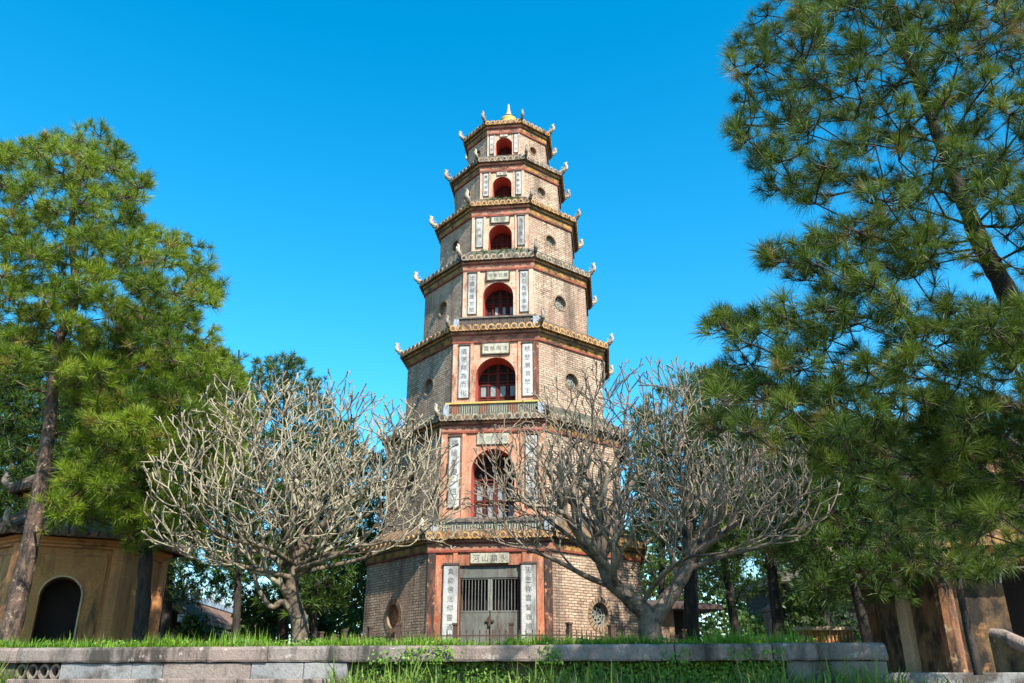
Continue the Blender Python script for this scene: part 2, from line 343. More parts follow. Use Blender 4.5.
# ------------------------------------------------------------------ text
GLY = {}
def glyph(ch):
    if ch in GLY: return GLY[ch]
    cu = bpy.data.curves.new('glyph', 'FONT'); cu.body = ch; cu.size = 1; cu.align_x = 'CENTER'; cu.resolution_u = 2
    o = bpy.data.objects.new('glyph', cu); COL.objects.link(o)
    me = bpy.data.meshes.new_from_object(o.evaluated_get(bpy.context.evaluated_depsgraph_get()))
    v = [tuple(p.co) for p in me.vertices]; f = [list(p.vertices) for p in me.polygons]
    bpy.data.objects.remove(o); bpy.data.curves.remove(cu); bpy.data.meshes.remove(me)
    if v:
        xs = [p[0] for p in v]; ys = [p[1] for p in v]
        cx, cy = (min(xs) + max(xs)) / 2, (min(ys) + max(ys)) / 2
        v = [(p[0] - cx, p[1] - cy) for p in v]
    GLY[ch] = (v, f); return GLY[ch]
def put_glyph(mb, ch, x, z, size, y, m, rng=None):
    v, f = glyph(ch)
    if v: mb.add([(x + a * size, y, z + b * size) for a, b in v], f, m)

# ------------------------------------------------------------------ polygon-tower helpers
def face_xf(ang):
    nx, ny = math.sin(ang), -math.cos(ang); tx, ty = math.cos(ang), math.sin(ang)
    return lambda t, r, z: (nx * r + tx * t, ny * r + ty * t, z)
def ring(mb, N, prof, mats, off=0.0, front=None):
    """N-sided lathe; prof = [(apothem, z)], mats[i] for band i; front = material list for the front face"""
    k = 1 / math.cos(math.pi / N)
    for j in range(N):
        a0 = 2*math.pi*j/N - math.pi/N + off; a1 = a0 + 2*math.pi/N
        for i in range(len(prof) - 1):
            (r0, z0), (r1, z1) = prof[i], prof[i+1]
            pts = [(math.sin(a)*r*k, -math.cos(a)*r*k, z) for a, r, z in ((a0, r0, z0), (a1, r0, z0), (a1, r1, z1), (a0, r1, z1))]
            w0 = r0 * math.tan(math.pi/N); w1 = r1 * math.tan(math.pi/N); o = j * 5.3
            mm = mats[i] if not (front and j == 0) else front[i]
            mb.add(pts, [(0,1,2,3)], mm, [(o-w0, z0), (o+w0, z0), (o+w1, z1), (o-w1, z1)])
def holed(mb, xf, r, w, z0, z1, hole, depth, m_face, m_rev, m_back=None, uo=0.0):
    """rectangular wall face with a hole (list of (t,z), counter-clockwise), its reveal and an optional back"""
    cx = sum(p[0] for p in hole)/len(hole); cz = sum(p[1] for p in hole)/len(hole)
    def hit(t, z):
        dx, dz = t - cx, z - cz; best = 1e9; e = None
        for k, (num, den) in enumerate(((w - cx, dx), (z1 - cz, dz), (-w - cx, dx), (z0 - cz, dz))):
            if abs(den) > 1e-9 and num/den > 0 and num/den < best: best = num/den; e = k
        return (cx + dx*best, cz + dz*best), e
    cor = {(0,1): (w, z1), (1,2): (-w, z1), (2,3): (-w, z0), (3,0): (w, z0)}
    n = len(hole)
    for i in range(n):
        a, b = hole[i], hole[(i+1) % n]; (oa, ea), (ob, eb) = hit(*a), hit(*b)
        poly = [a, oa]
        e = ea
        while e != eb:
            poly.append(cor[(e, (e+1) % 4)]); e = (e+1) % 4
        poly += [ob, b]
        mb.add([xf(t, r, z) for t, z in poly], [list(range(len(poly)))], m_face, [(t + uo, z) for t, z in poly])
        mb.add([xf(a[0], r, a[1]), xf(b[0], r, b[1]), xf(b[0], r-depth, b[1]), xf(a[0], r-depth, a[1])], [(0,1,2,3)], m_rev)
    if m_back is not None:
        mb.add([xf(t, r-depth, z) for t, z in hole], [list(range(n))], m_back)
def arch_pts(h, zb, zt, n=18, pointed=0.0):
    zs = zt - h
    return [(-h, zb), (h, zb)] + [(h*math.cos(math.pi*k/n), zs + h*math.sin(math.pi*k/n)) for k in range(n+1)]
def circ_pts(cz, r, n=28):
    return [(r*math.cos(2*math.pi*(k+.5)/n), cz + r*math.sin(2*math.pi*(k+.5)/n)) for k in range(n)]

def tile_skirt(mb, N, re, rt, ze, zt, spacing, rr, m_slab, m_tile, m_end, m_drip, skip_front=False):
    tn = math.tan(math.pi/N); run = re - rt
    ring(mb, N, [(re - 0.10, ze - 0.03), (re, ze - 0.015), (re, ze + 0.02), (rt, zt)], [m_drip, m_drip, m_slab])
    for j in range(N):
        xf = face_xf(2*math.pi*j/N); side = 2*re*tn; cnt = max(3, round(side/spacing)); st = side/cnt
        for k in range(cnt):
            t = -side/2 + st*(k+.5)
            dmax = min(run, re - abs(t)/tn - 0.02)
            zf = lambda d: ze + 0.02 + (zt - ze - 0.02) * d / run
            r_ = rr
            if dmax > 0.08:
                vs = []; nseg = 5
                for d in (-0.03, dmax*.5, dmax):
                    for q in range(nseg+1):
                        a = math.pi*q/nseg
                        vs.append(xf(t + r_*math.cos(a), re - d, zf(d) + r_*math.sin(a)*1.05))
                fs = [(i*(nseg+1)+q, i*(nseg+1)+q+1, (i+1)*(nseg+1)+q+1, (i+1)*(nseg+1)+q) for i in (0,1) for q in range(nseg)]
                mb.add(vs, fs, m_tile, None, True)
            # round end tile
            zc = ze + 0.045
            disc = [xf(t + r_*1.12*math.cos(2*math.pi*q/10), re + 0.035, zc + r_*1.12*math.sin(2*math.pi*q/10)) for q in range(10)]
            rim = [xf(t + r_*1.12*math.cos(2*math.pi*q/10), re - 0.03, zc + r_*1.12*math.sin(2*math.pi*q/10)) for q in range(10)]
            mb.add(disc + rim, [list(range(10))] + [(q, (q+1)%10, 10+(q+1)%10, 10+q) for q in range(10)], m_end)
            mb.add([xf(t + r_*.68*math.cos(2*math.pi*q/10), re + 0.038, zc - r_*.12 + r_*.68*math.sin(2*math.pi*q/10)) for q in range(10)], [list(range(10))], m_drip)  # dark disc paints the shade of a hollow tile end
            # hanging drip tile between two rows
            if k < cnt - 1:
                tc = t + st/2; hw = st*0.42
                cres = [xf(tc + hw*math.cos(math.pi + math.pi*q/6), re + 0.02, ze + 0.012 + hw*0.62*math.sin(math.pi + math.pi*q/6)) for q in range(7)]
                bk = [xf(tc + hw*math.cos(math.pi + math.pi*q/6), re - 0.012, ze + 0.012 + hw*0.62*math.sin(math.pi + math.pi*q/6)) for q in range(7)]
                mb.add(cres + bk, [list(range(7)), list(range(13, 6, -1))] + [(q, q+1, 8+q, 7+q) for q in range(6)], m_end)

def hip_ridges(mb, N, re, rt, ze, zt, w, h, m):
    k = 1/math.cos(math.pi/N)
    for j in range(N):
        a = 2*math.pi*j/N + math.pi/N; ux, uy = math.sin(a), -math.cos(a); px_, py_ = math.cos(a), math.sin(a)
        pts = [(rt*k, zt + 0.02), ((re*.5 + rt*.5)*k, ze*.5 + zt*.5 + 0.02), (re*k + 0.0, ze + 0.06), (re*k + 0.10, ze + 0.10)]
        vs = []; fs = []
        for r, z in pts:
            for s, dz in ((-w, 0), (w, 0), (w, h), (0, h*1.25), (-w, h)): vs.append((ux*r + px_*s, uy*r + py_*s, z + dz))
        for i in range(len(pts)-1):
            for q in range(5): fs.append((i*5+q, i*5+(q+1)%5, (i+1)*5+(q+1)%5, (i+1)*5+q))
        fs += [(4,3,2,1,0), tuple(15 + q for q in range(5))]
        mb.add(vs, fs, m)

def ornament_mesh(name, mats, s=1.0):
    mb = MB()
    pts = [(-0.16,0,0.02), (-0.02,0,0.03), (0.08,0,0.06), (0.15,0,0.14), (0.165,0,0.24), (0.12,0,0.33), (0.13,0,0.40), (0.19,0,0.45)]
    rs = [0.045, 0.08, 0.095, 0.085, 0.075, 0.07, 0.055, 0.015]
    mb.tube([(x*s, y*s, z*s) for x, y, z in pts], [r*s for r in rs], 8)
    for (x, z, dx, dz, r) in ((0.04, 0.09, -0.10, 0.12, .022), (0.10, 0.17, -0.11, 0.10, .022), (0.12, 0.27, -0.12, 0.07, .02), (0.12, 0.36, -0.10, 0.10, .018), (0.16, 0.42, 0.08, -0.02, .018), (-0.06, 0.05, -0.06, 0.12, .022)):
        mb.tube([(x*s, 0, z*s), ((x+dx*.6)*s, 0.01*s, (z+dz*.5)*s), ((x+dx)*s, 0, (z+dz)*s)], [r*s, r*.7*s, .004*s], 6)
    for sy in (-1, 1):
        mb.tube([(0.06*s, 0, 0.10*s), (0.0, sy*0.06*s, 0.15*s), (-0.07*s, sy*0.07*s, 0.24*s)], [.03*s, .022*s, .004*s], 6)
    me_o = mb.build(name, mats)
    return me_o

# ------------------------------------------------------------------ the pagoda
TX, TY = -0.13, 25.69
tower = empty('pagoda_tower', (TX, TY, GT), TH)
tag(tower, 'octagonal seven-storey brick pagoda with salmon arched front and tiled eaves', 'pagoda')
E_ = [3.14, 6.45, 9.34, 11.95, 14.17, 16.18, 18.03]
RW = [3.90, 3.50, 3.08, 2.66, 2.245, 1.82, 1.41]
RE = [3.99, 3.59, 3.21, 2.74, 2.33, 1.90, 1.48]
RISE = 0.54
T8 = math.tan(math.pi/8)
ARCHF = [0, .41, .46, .43, .41, .43, .49]
ARCHD = [0, .46, .47, .40, .31, .19, .13]      # arch crown below the red moulding
SAL = ['salmon_dirty', 'salmon', 'salmon_peel', 'salmon_pale', 'salmon_pale', 'salmon_pale', 'salmon_pale']
COUP = [('真諦佛法仰靈通普照', '天竺祥雲鷲嶺開慧日'), ('福緣善慶一塔成', '地湧浮圖千古在'), ('道德無為而化', '慈悲廣濟眾生'), ('法雲普蔭世間', '慧日長明海宇'), ('妙法傳心', '真如見性'), ('寶塔凌雲', '金輪映日'), ('天地同', '山河永')]
PLQ = ['永鎮山河', '福地洞天', '法雨慈雲', '慧日常明', '妙境', '佛光', '天']
orn = ornament_mesh('corner_ornament', [M['cream']]); orn2 = ornament_mesh('corner_ornament', [M['dark_orn']])
ORN = [orn.data, orn2.data]
bpy.data.objects.remove(orn); bpy.data.objects.remove(orn2)
rng = random.Random(4)

def lattice_door(h, zb, zt, y, style):
    """door leaf behind the arch, local front plane y"""
    mb = MB()
    H = zt - zb
    xs = [-h, -h*.5, 0, h*.5, h]
    mb.box((-h+.01, y+.05, zb), (h-.01, y+.09, zt-.01), 1)
    def top(x): return (zt - h) + math.sqrt(max(0, h*h - x*x))
    for i, x in enumerate(xs):
        wd = 0.055 if i == 2 else 0.026
        xx = max(-h + wd, min(h - wd, x))
        mb.box((xx-wd, y, zb), (xx+wd, y+.045, top(abs(xx) + wd) - .012 if abs(xx) + wd < h else zt-h), 0)
    lev = [zb + H*f for f in ((.02, .26, .31, .56, .62, .80) if style else (.05, .30, .55))]
    for z in lev:
        zz = min(z, zt-.1); hw = h if zz < zt-h else math.sqrt(max(0.01, h*h-(zz-(zt-h))**2)) - .02
        mb.box((-hw+.012, y-.004, zz-.022), (hw-.012, y+.05, zz+.022), 0)
    if style:
        for c in range(4):
            for (a, b_) in ((.05, .24), (.33, .54)):
                x0, x1 = xs[c]+.07, xs[c+1]-.07
                if x1 - x0 > .05 and not (style == 2 and c == 0):
                    mb.box((x0, y+.03, zb+H*a), (x1, y+.048, zb+H*b_), 2)
    return mb

for i in range(7):
    w = RW[i]; z0 = 0.0 if i == 0 else E_[i-1] + 0.26; z1 = E_[i]; zr = z1 - 0.36       # zr: red moulding line
    hw = w * T8; zf = z0 if i == 0 else E_[i-1] + RISE
    # brick walls with round windows
    mb = MB(); rw_ = [0.31, 0.28, 0.255, 0.235, 0.20, 0.175, 0.15][i]
    wz = 1.30 if i == 0 else zf + (zr - zf) * 0.50
    for j in range(1, 8):
        holed(mb, face_xf(2*math.pi*j/8), w, hw, z0, z1 - .02, circ_pts(wz, rw_), 0.22, 0, 1, None, j*5.3)
    st = mb.build('storey', [M['brick'], M['brick_ring']], tower)
    for j in range(1, 8):
        wm = MB(); xf = face_xf(2*math.pi*j/8)
        n = 28; vs = []; fs = []
        big = rw_ * (1.42 if i == 0 else 1.2)
        for k in range(n):
            a = 2*math.pi*k/n; c_, s_ = math.cos(a), math.sin(a)
            for (rr_, d) in ((rw_-.004, -.03), (rw_-.004, .014), (big, .014), (big, -.01)): vs.append(xf(rr_*c_, w + d, wz + rr_*s_))
        for k in range(n):
            k2 = (k+1) % n
            for q in range(3): fs.append((k*4+q, k2*4+q, k2*4+q+1, k*4+q+1))
        wm.add(vs, fs, 0)
        if i == 0:                                       # radiating brick joints
            for k in range(22):
                a = 2*math.pi*k/22; c_, s_ = math.cos(a), math.sin(a); g = .012
                wm.add([xf(r_*c_ - sg*g*s_, w + .017, wz + r_*s_ + sg*g*c_) for r_, sg in ((rw_+.01, -1), (big-.01, -1), (big-.01, 1), (rw_+.01, 1))], [(0,1,2,3)], 2)
        bd = w - .17
        wm.add([xf(t, bd, z) for t, z in circ_pts(wz, rw_ + .01)], [list(range(28))], 2)
        L = 1
        for k in range(3):                               # round fretwork
            r0 = rw_ * (.30 + .30*k)
            vs = []; fs = []
            for q in range(24):
                a = 2*math.pi*q/24
                for rr_, d in ((r0-.018, 0), (r0-.018, .04), (r0+.018, .04), (r0+.018, 0)): vs.append(xf(rr_*math.cos(a), bd + d, wz + rr_*math.sin(a)))
            for q in range(24):
                for e in range(3): fs.append((q*4+e, ((q+1)%24)*4+e, ((q+1)%24)*4+e+1, q*4+e+1))
            wm.add(vs, fs, L)
        for k in range(8):
            a = math.pi*k/4; c_, s_ = math.cos(a), math.sin(a); g = .017
            wm.add([xf(r_*c_ - sg*g*s_, bd + .045, wz + r_*s_ + sg*g*c_) for r_, sg in ((.02, -1), (rw_, -1), (rw_, 1), (.02, 1))], [(0,1,2,3)], L)
        red = (i == 0 and j == 7) or (i == 6)
        wm.build('round_window', [M['brick_ring'], M['lattice_red'] if red else M['lattice_grey'], M['terracotta'] if red else M['dark']], st)
    # front face with its opening
    mb = MB(); xf = face_xf(0)
    if i == 0:
        gh = 0.243 * 2 * hw; gt = zr - 0.33
        hole = [(-gh, .04), (gh, .04), (gh, gt), (-gh, gt)]
        holed(mb, xf, w, hw, z0, z1-.02, hole, 0.5, 0, 0, 1)
    else:
        ah = ARCHF[i] * hw; at = zr - ARCHD[i]
        hole = arch_pts(ah, zf + .01, at)
        holed(mb, xf, w, hw, z0, z1-.02, hole, 0.75, 0, 2, 1)
    for sx in (-1, 1):                                    # flat pilasters at the corners and beside the opening
        for (c, pw) in ((sx*hw*.935, hw*.062), (sx*hw*(.555), hw*.035)):
            mb.box((c - pw, -w-.035, z0+.02), (c + pw, -w+.02, zr), 3 if (abs(c) > hw*.9 and (i == 0 or (i == 2 and c > 0))) else 0)
    fp = mb.build('front_panel', [M[SAL[i]], M['interior'] if i else M['dark'], M['reveal'], M['salmon_dark']], st)
    # writing
    H = zr - zf
    for sx, txt in zip((-1, 1), COUP[i]):
        cx = sx * hw * (.735 if i else .62); pw = hw * (.105 if i == 1 else .115)
        if i == 0: zb_, zt_ = .35, zr - .34
        else: zb_, zt_ = zf + H*.14, zr - H*.05
        pm = MB(); pm.box((cx-pw, -w-.055, zb_), (cx+pw, -w+.015, zt_), 0, None, .008)
        for e in (-1, 1): pm.box((cx+e*(pw+.012)-.012, -w-.045, zb_), (cx+e*(pw+.012)+.012, -w+.012, zt_+.02), 2)
        pm.box((cx-pw-.03, -w-.075, zt_+.022), (cx+pw+.03, -w+.012, zt_+.075), 2)
        nch = len(txt); stp = (zt_-zb_-.06)/nch
        for k, ch in enumerate(txt):
            put_glyph(pm, ch, cx, zt_ - .03 - stp*(k+.5), min(stp*.74, pw*1.42), -w-.058, 1)
        pm.build('couplet_panel', [M['grey_panel'] if (i in (2,) and sx > 0) else M['white_panel'], M['ink'], M['frame_dark']], st)
    pq = hw * (.31 if i < 5 else .24); pz1 = zr - (.03 if i < 5 else .02); pz0 = zr - ([.29, .34, .36, .33, .25, .15, .11][i])
    pm = MB(); pm.box((-pq, -w-.05, pz0), (pq, -w+.01, pz1), 0, None, .008)
    fr = .03 if i < 5 else .012
    if i in (2, 3, 4):
        pm.box((-pq-fr, -w-.065, pz1+.002), (pq+fr, -w+.01, pz1+.02), 2); pm.box((-pq-fr, -w-.062, pz0-fr), (pq+fr, -w+.01, pz0-.002), 2)
        for e in (-1, 1): pm.box((e*(pq+fr/2+.002)-fr/2, -w-.062, pz0), (e*(pq+fr/2+.002)+fr/2, -w+.01, pz1), 2)
    for k, ch in enumerate(PLQ[i][::-1]):
        c = (len(PLQ[i]) - 1)/2
        put_glyph(pm, ch, (k - c)*2*pq/(len(PLQ[i])+.3), (pz0+pz1)/2, min((pz1-pz0)*.8, 2*pq/len(PLQ[i])*.8), -w-.053, 1)
    pm.build('plaque', [M['plaque'], M['ink'] if i != 1 else M['lattice_grey'], M['frame_dark']], st)
    # opening fills
    if i == 0:
        g = MB(); y = -w + .10
        g.box((-gh+.004, y-.03, gt-.30), (gh-.004, y+.05, gt-.003), 0)                   # lintel plate
        for sx in (-1, 1):
            a, b = sorted((sx*.014, sx*(gh-.03)))
            g.box((a, y, .05), (b, y+.04, 1.30), 0, None, .006)                          # sheet panel
            for zz in (1.30, gt-.34): g.box((a, y-.008, zz), (b, y+.048, zz+.045), 0)
            for k in range(9):
                x = a + (b-a)*(k+.5)/9
                g.tube([(x, y+.02, 1.345), (x, y+.02, gt-.34)], [.013, .013], 6)
            g.box((sx*(gh-.016)-.014, y-.012, .05), (sx*(gh-.016)+.014, y+.052, gt-.3), 1)
            g.box((sx*.03-.022, y-.012, 1.345), (sx*.03+.022, y+.052, gt-.34), 2)
        g.box((-.11, y-.05, 1.07), (.11, y-.004, 1.12), 1); g.box((-.028, y-.06, .97), (.028, y-.008, 1.21), 1)
        g.build('metal_gate', [M['gate'], M['rust'], M['lattice_grey']], st)
    else:
        lattice_door(ah - .004, zf + .012, at - .006, -w + .55, {1: 1, 2: 1, 3: 2}.get(i, 0)).build('lattice_door', [M['door_red'] if i < 3 else M['interior'], M['dark'] if i < 4 else M['interior'], M['pane']], st)
    # cornice
    e = RE[i]; mb = MB()
    pr = [(w-.02, zr), (w+.05, zr), (w+.05, zr+.055), (w+.03, zr+.06), (w+.045, zr+.13), (e-.03, zr+.20), (e-.02, zr+.225), (e-.02, zr+.245), (e+.01, zr+.25), (e+.01, zr+.345), (e-.06, zr+.35)]
    ring(mb, 8, pr, [0, 0, 0, 2, 2, 3, 3, 3, 2, 2], front=[0, 0, 0, 1, 1, 0, 0, 0, 1, 1])
    mb.build('cornice', [M['red'], M['pinkband'], M['ochre'], M['frame_dark']], st)
    # roof
    mb = MB(); top = i == 6
    rt = 0.20 if top else RW[i+1] - .02; zt = z1 + (1.12 if top else RISE)
    tile_skirt(mb, 8, e + .10, rt, z1 + .01, zt, .235 if i < 4 else .20, .088 if i < 4 else .075, 0, 1, 2, 3)
    if not top: ring(mb, 8, [(rt - .02, zt - .06), (rt + .07, zt - .05), (rt + .08, zt + .04), (rt + .02, zt + .08), (rt - .03, zt + .08)], [4]*4)
    hip_ridges(mb, 8, e + .10, rt, z1 + .01, zt, .045, .07, 4)
    mossy = i in (1, 3)
    rf = mb.build('tile_roof', [M['tile_moss'] if mossy else M['tile'], M['tile_moss'] if mossy else M['tile'], M['tile_end_grey'] if i in (1, 3, 5) else M['tile_end'], M['drip'], M['parapet_dark']], tower)
    k8 = 1/math.cos(math.pi/8)
    for j in range(8):
        a = 2*math.pi*j/8 + math.pi/8
        o = bpy.data.objects.new('corner_ornament', ORN[1 if (j in (0,) or (i*3+j*5) % 4 == 1) else 0]); COL.objects.link(o); o.parent = rf
        r = (e + .10)*k8 + .05
        o.location = (math.sin(a)*r, -math.cos(a)*r, z1 + .16)
        o.rotation_euler = (0, 0, a - math.pi/2 + rng.uniform(-.1, .1)); s_ = .72 + rng.uniform(-.10, .12); o.scale = (s_, s_, s_)
    if i in (2, 3, 4):                                   # weeds rooted between the tiles
        rw2 = np.random.default_rng(80 + i); n_ = 160; tt = rw2.uniform(-.85, .85, n_)*(rt*T8); tt = np.where(rw2.random(n_) < .6, np.array([-.5, .15, .62])[rw2.integers(0, 3, n_)]*rt*T8 + rw2.normal(size=n_)*.10, tt)
        f_ = rw2.uniform(.0, .5, n_); pp = np.stack([tt, -(rt + (e+.10-rt)*f_), zt - (zt-z1)*f_ + rw2.uniform(.03, .15, n_)], 1)
        dd = rw2.normal(size=(n_, 3)); dd[:, 2] = np.abs(dd[:, 2]); dd /= np.linalg.norm(dd, axis=1, keepdims=True); ss = np.cross(dd, rw2.normal(size=(n_, 3))); ss /= np.linalg.norm(ss, axis=1, keepdims=True)
        vv = np.empty((n_, 4, 3)); vv[:, 0] = pp - dd*.06; vv[:, 1] = pp + ss*.016; vv[:, 2] = pp + dd*.08; vv[:, 3] = pp - ss*.016
        np_mesh('roof_weeds', vv.reshape(-1, 3), np.arange(n_*4).reshape(-1, 4), M['leaf'], rf, None, np.repeat(rw2.uniform(.1, .9, n_), 4))['kind'] = 'stuff'
    # low parapets in front of the arched storeys
    if i in (0, 1, 2):
        r = e - .10; hwp = r*T8*.93; zb_ = z1 + .12; zt_ = zb_ + (.42 if i == 1 else .34)
        mb = MB()
        mb.box((-hwp, -r-.06, zb_), (hwp, -r+.06, zb_+.06), 0); mb.box((-hwp-.03, -r-.085, zt_-.05), (hwp+.03, -r+.085, zt_), 4 if i == 1 else 0)
        cells = 9
        for k in range(cells):
            x0 = -hwp + .14 + (2*hwp-.28)*k/cells; x1 = x0 + (2*hwp-.28)/cells - .02
            mm = (2 if k % 3 in (0,) else 3) if i == 1 else (0 if i else 3)
            mb.box((x0, -r-.035, zb_+.065), (x1, -r+.03, zt_-.055), mm)
            for q in range(4):
                xx = x0 + (x1-x0)*(q+.5)/4; mb.box((xx-.012, -r-.05, zb_+.09), (xx+.012, -r-.037, zt_-.09), 5)
        for sx in (-1, 1):
            mb.box((sx*hwp-.09, -r-.10, zb_-.05), (sx*hwp+.09, -r+.10, zt_-.055), 1, None, .02)
            xe = face_xf(sx*math.pi/4)                     # short returns on the flank faces
            mb.box((-.16 if sx > 0 else -hwp+.0, r-.05, zb_), (.16 if sx < 0 else hwp, r+.05, zb_+.10), 0, lambda t, rr, z, xe=xe, sx=sx: xe((t - hwp*.0) if True else t, rr, z)) if i == 9 else None
        mb.build('parapet', [M['parapet_dark'], M['blue_ceramic'], M['terracotta'], M['parapet_green'], M['yellow'], M['frame_dark']], rf)
mb = MB()
zt = E_[6] + 1.22
mb.lathe([(0, -.3), (.26, -.3), (.30, -.02), (.26, .0), (.31, .06), (.30, .13), (.22, .19), (.15, .215)], 20, 0)
mb.lathe([(.15, .215), (.17, .24), (.165, .29), (.12, .31)], 20, 1)
mb.lathe([(.12, .31), (.13, .35), (.105, .41), (.075, .47), (.085, .50), (.06, .55), (.05, .68), (.035, .80), (.0, .90)], 16, 2)
mb.v = [(x, y, z + zt) for x, y, z in mb.v]
mb.build('spire', [M['yellow'], M['frame_dark'], M['cream']], tower)

# low iron fence round the tower's foot
fen = empty('iron_fence', (TX, TY, GT), TH); tag(fen, 'low rusty iron picket fence round the foot of the pagoda', 'fence')
FA = 4.95
for j in (0, 1, 2, 6, 7):
    xf = face_xf(2*math.pi*j/8); hwf = FA*T8
    r = MB()
    for z in (.18, .70): r.box((-hwf+.05, FA-.012, z-.03), (hwf-.05, FA+.012, z), 0, xf)
    r.build('rail', M['rust'], fen)
    p = MB()
    for k in range(26):
        t = -hwf + 2*hwf*(k+.5)/26
        p.box((t-.011, FA-.009, .06), (t+.011, FA+.009, .76), 0, xf)
        p.add([xf(t-.02, FA, .76), xf(t+.02, FA, .76), xf(t, FA-.01, .84), xf(t, FA+.012, .80)], [(0,1,2), (0,3,1), (0,2,3), (1,3,2)])
    p.build('picket_row', M['rust'], fen)
    for t in (-hwf, -hwf*.33, hwf*.33):
        p = MB(); p.box((t-.05, FA-.05, 0), (t+.05, FA+.05, .92), 0, xf); p.box((t-.065, FA-.065, .922), (t+.065, FA+.065, .97), 0, xf)
        p.build('post', M['rust'], fen)

# ------------------------------------------------------------------ terrace wall
tw = empty('terrace_wall', (0, WALL_Y, 0), TH)
tag(tw, 'long low retaining wall with weathered stone coping and grassy panels', 'wall')
CT, CB = 2.06, 1.865
js = [S_L, -14, -9.5] + [wall_s(x) for x in (-90, 27, 143, 273, 409, 549, 674, 770, 883)]
rng = random.Random(7)
for k in range(len(js)-1):
    a, b = js[k], js[k+1]; mb = MB()
    dz = rng.uniform(-.006, .006); dy = rng.uniform(-.012, .012)
    last = k == len(js)-2
    # slightly irregular worn front edge
    nn = max(4, int((b-a)/.12)); sec = []
    for q in range(nn+1):
        s = a + .006 + (b-a-.012)*q/nn; rr = random.Random(k*97+q)
        j1, j2 = rr.uniform(-.008, .008), rr.uniform(-.006, .006)
        rb = .03 + rr.uniform(0, .012)
        if last and q >= nn-1: rb = .03 + .05*(q-nn+2)
        f_ = -.17 + dy + j1
        sec.append([(s, .30, CB), (s, f_+.012, CB + rr.uniform(0, .012)), (s, f_, CB+.03), (s, f_+j2*.5, CT-rb+dz), (s, f_+rb*.4, CT-rb*.3+dz+j2), (s, f_+rb, CT+dz+j2*.5), (s, .30, CT+dz)])
    vs = [p for r_ in sec for p in r_]; n7 = 7
    fs = [(q*n7+e, (q+1)*n7+e, (q+1)*n7+(e+1)%n7, q*n7+(e+1)%n7) for q in range(nn) for e in range(n7)] + [tuple(range(n7))[::-1], tuple(nn*n7+e for e in range(n7))]
    mb.add(vs, fs); mb.build('coping_stone', M['coping_pink'] if k % 2 else M['coping'], tw)
# body: blocks on the left, recessed mossy panel, end pier
mb = MB(); s0, s1 = wall_s(350, 668), wall_s(785, 668)
mb.box((s0, .10, .1), (s1, .30, CB-.003)); mb.box((s0, .055, 1.2), (s1, .098, 1.50), 0)
mb.build('recessed_panel', M['mosswall'], tw)
mb = MB(); mb.box((s1+.003, -.145, .1), (S_END-.02, .29, CB-.003), 0, None, .015); mb.build('end_pier', M['coping'], tw)
mb = MB(); mb.box((S_END-.42, .305, .1), (S_END-.05, 30, CT-.02)); mb.build('side_return', M['block_brown'], tw)
bj = [wall_s(x, 668) for x in (66, 137, 168, 255, 307, 350)]
for k in range(len(bj)-1):
    mb = MB(); dy = rng.uniform(-.008, .008)
    mb.box((bj[k]+.004, -.135+dy, 1.40), (bj[k+1]-.004, .29, CB-.004), 0, None, .01)
    mb.build('stone_block', M['block'] if k in (0, 1, 3, 4) else M['block_brown'], tw)
mb = MB(); a, b = wall_s(20, 668), wall_s(65, 668)
mb.box((a, .12, .1), (b, .29, CB-.003), 1)
mb.box((a, -.10, 1.60), (b, .118, 1.66), 0)
for k in range(4):
    x = a + (b-a)*(k+.5)/4; r_ = (b-a)/8.6
    for rr_, zz in ((r_, 1.762),):
        vs = []; fs = []
        for q in range(16):
            an = 2*math.pi*q/16
            for rad_, y in ((rr_, -.08), (rr_, .02), (rr_*.68, .02), (rr_*.68, -.08)): vs.append((x + rad_*math.cos(an), y, zz + rad_*math.sin(an)*1.3))
        for q in range(16):
            for e in range(4): fs.append((q*4+e, ((q+1)%16)*4+e, ((q+1)%16)*4+(e+1)%4, q*4+(e+1)%4))
        mb.add(vs, fs, 0)
mb.build('openwork_panel', [M['block_brown'], M['dark']], tw)
mb = MB(); mb.box((S_L, -.10, .1), (a-.004, .29, CB-.003)); mb.build('left_body', M['mosswall'], tw)
step = empty('stone_step', (0, WALL_Y, 0), TH); tag(step, 'worn stone slab step projecting from the foot of the terrace wall', 'step')
mb = MB(); a, b = wall_s(32, 678), wall_s(343, 678)
sj = [a, a+(b-a)*.42, a+(b-a)*.72, b]
for k in range(3): mb.box((sj[k]+.003, -.50, 1.555), (sj[k+1]-.003, -.137, 1.672+.004*(k%2)), 0, None, .012)
mb.build('slab', M['coping_pink'], step)
mb = MB(); mb.box((a+.05, -.45, .1), (b-.05, -.14, 1.552)); mb.build('riser', M['block'], step)

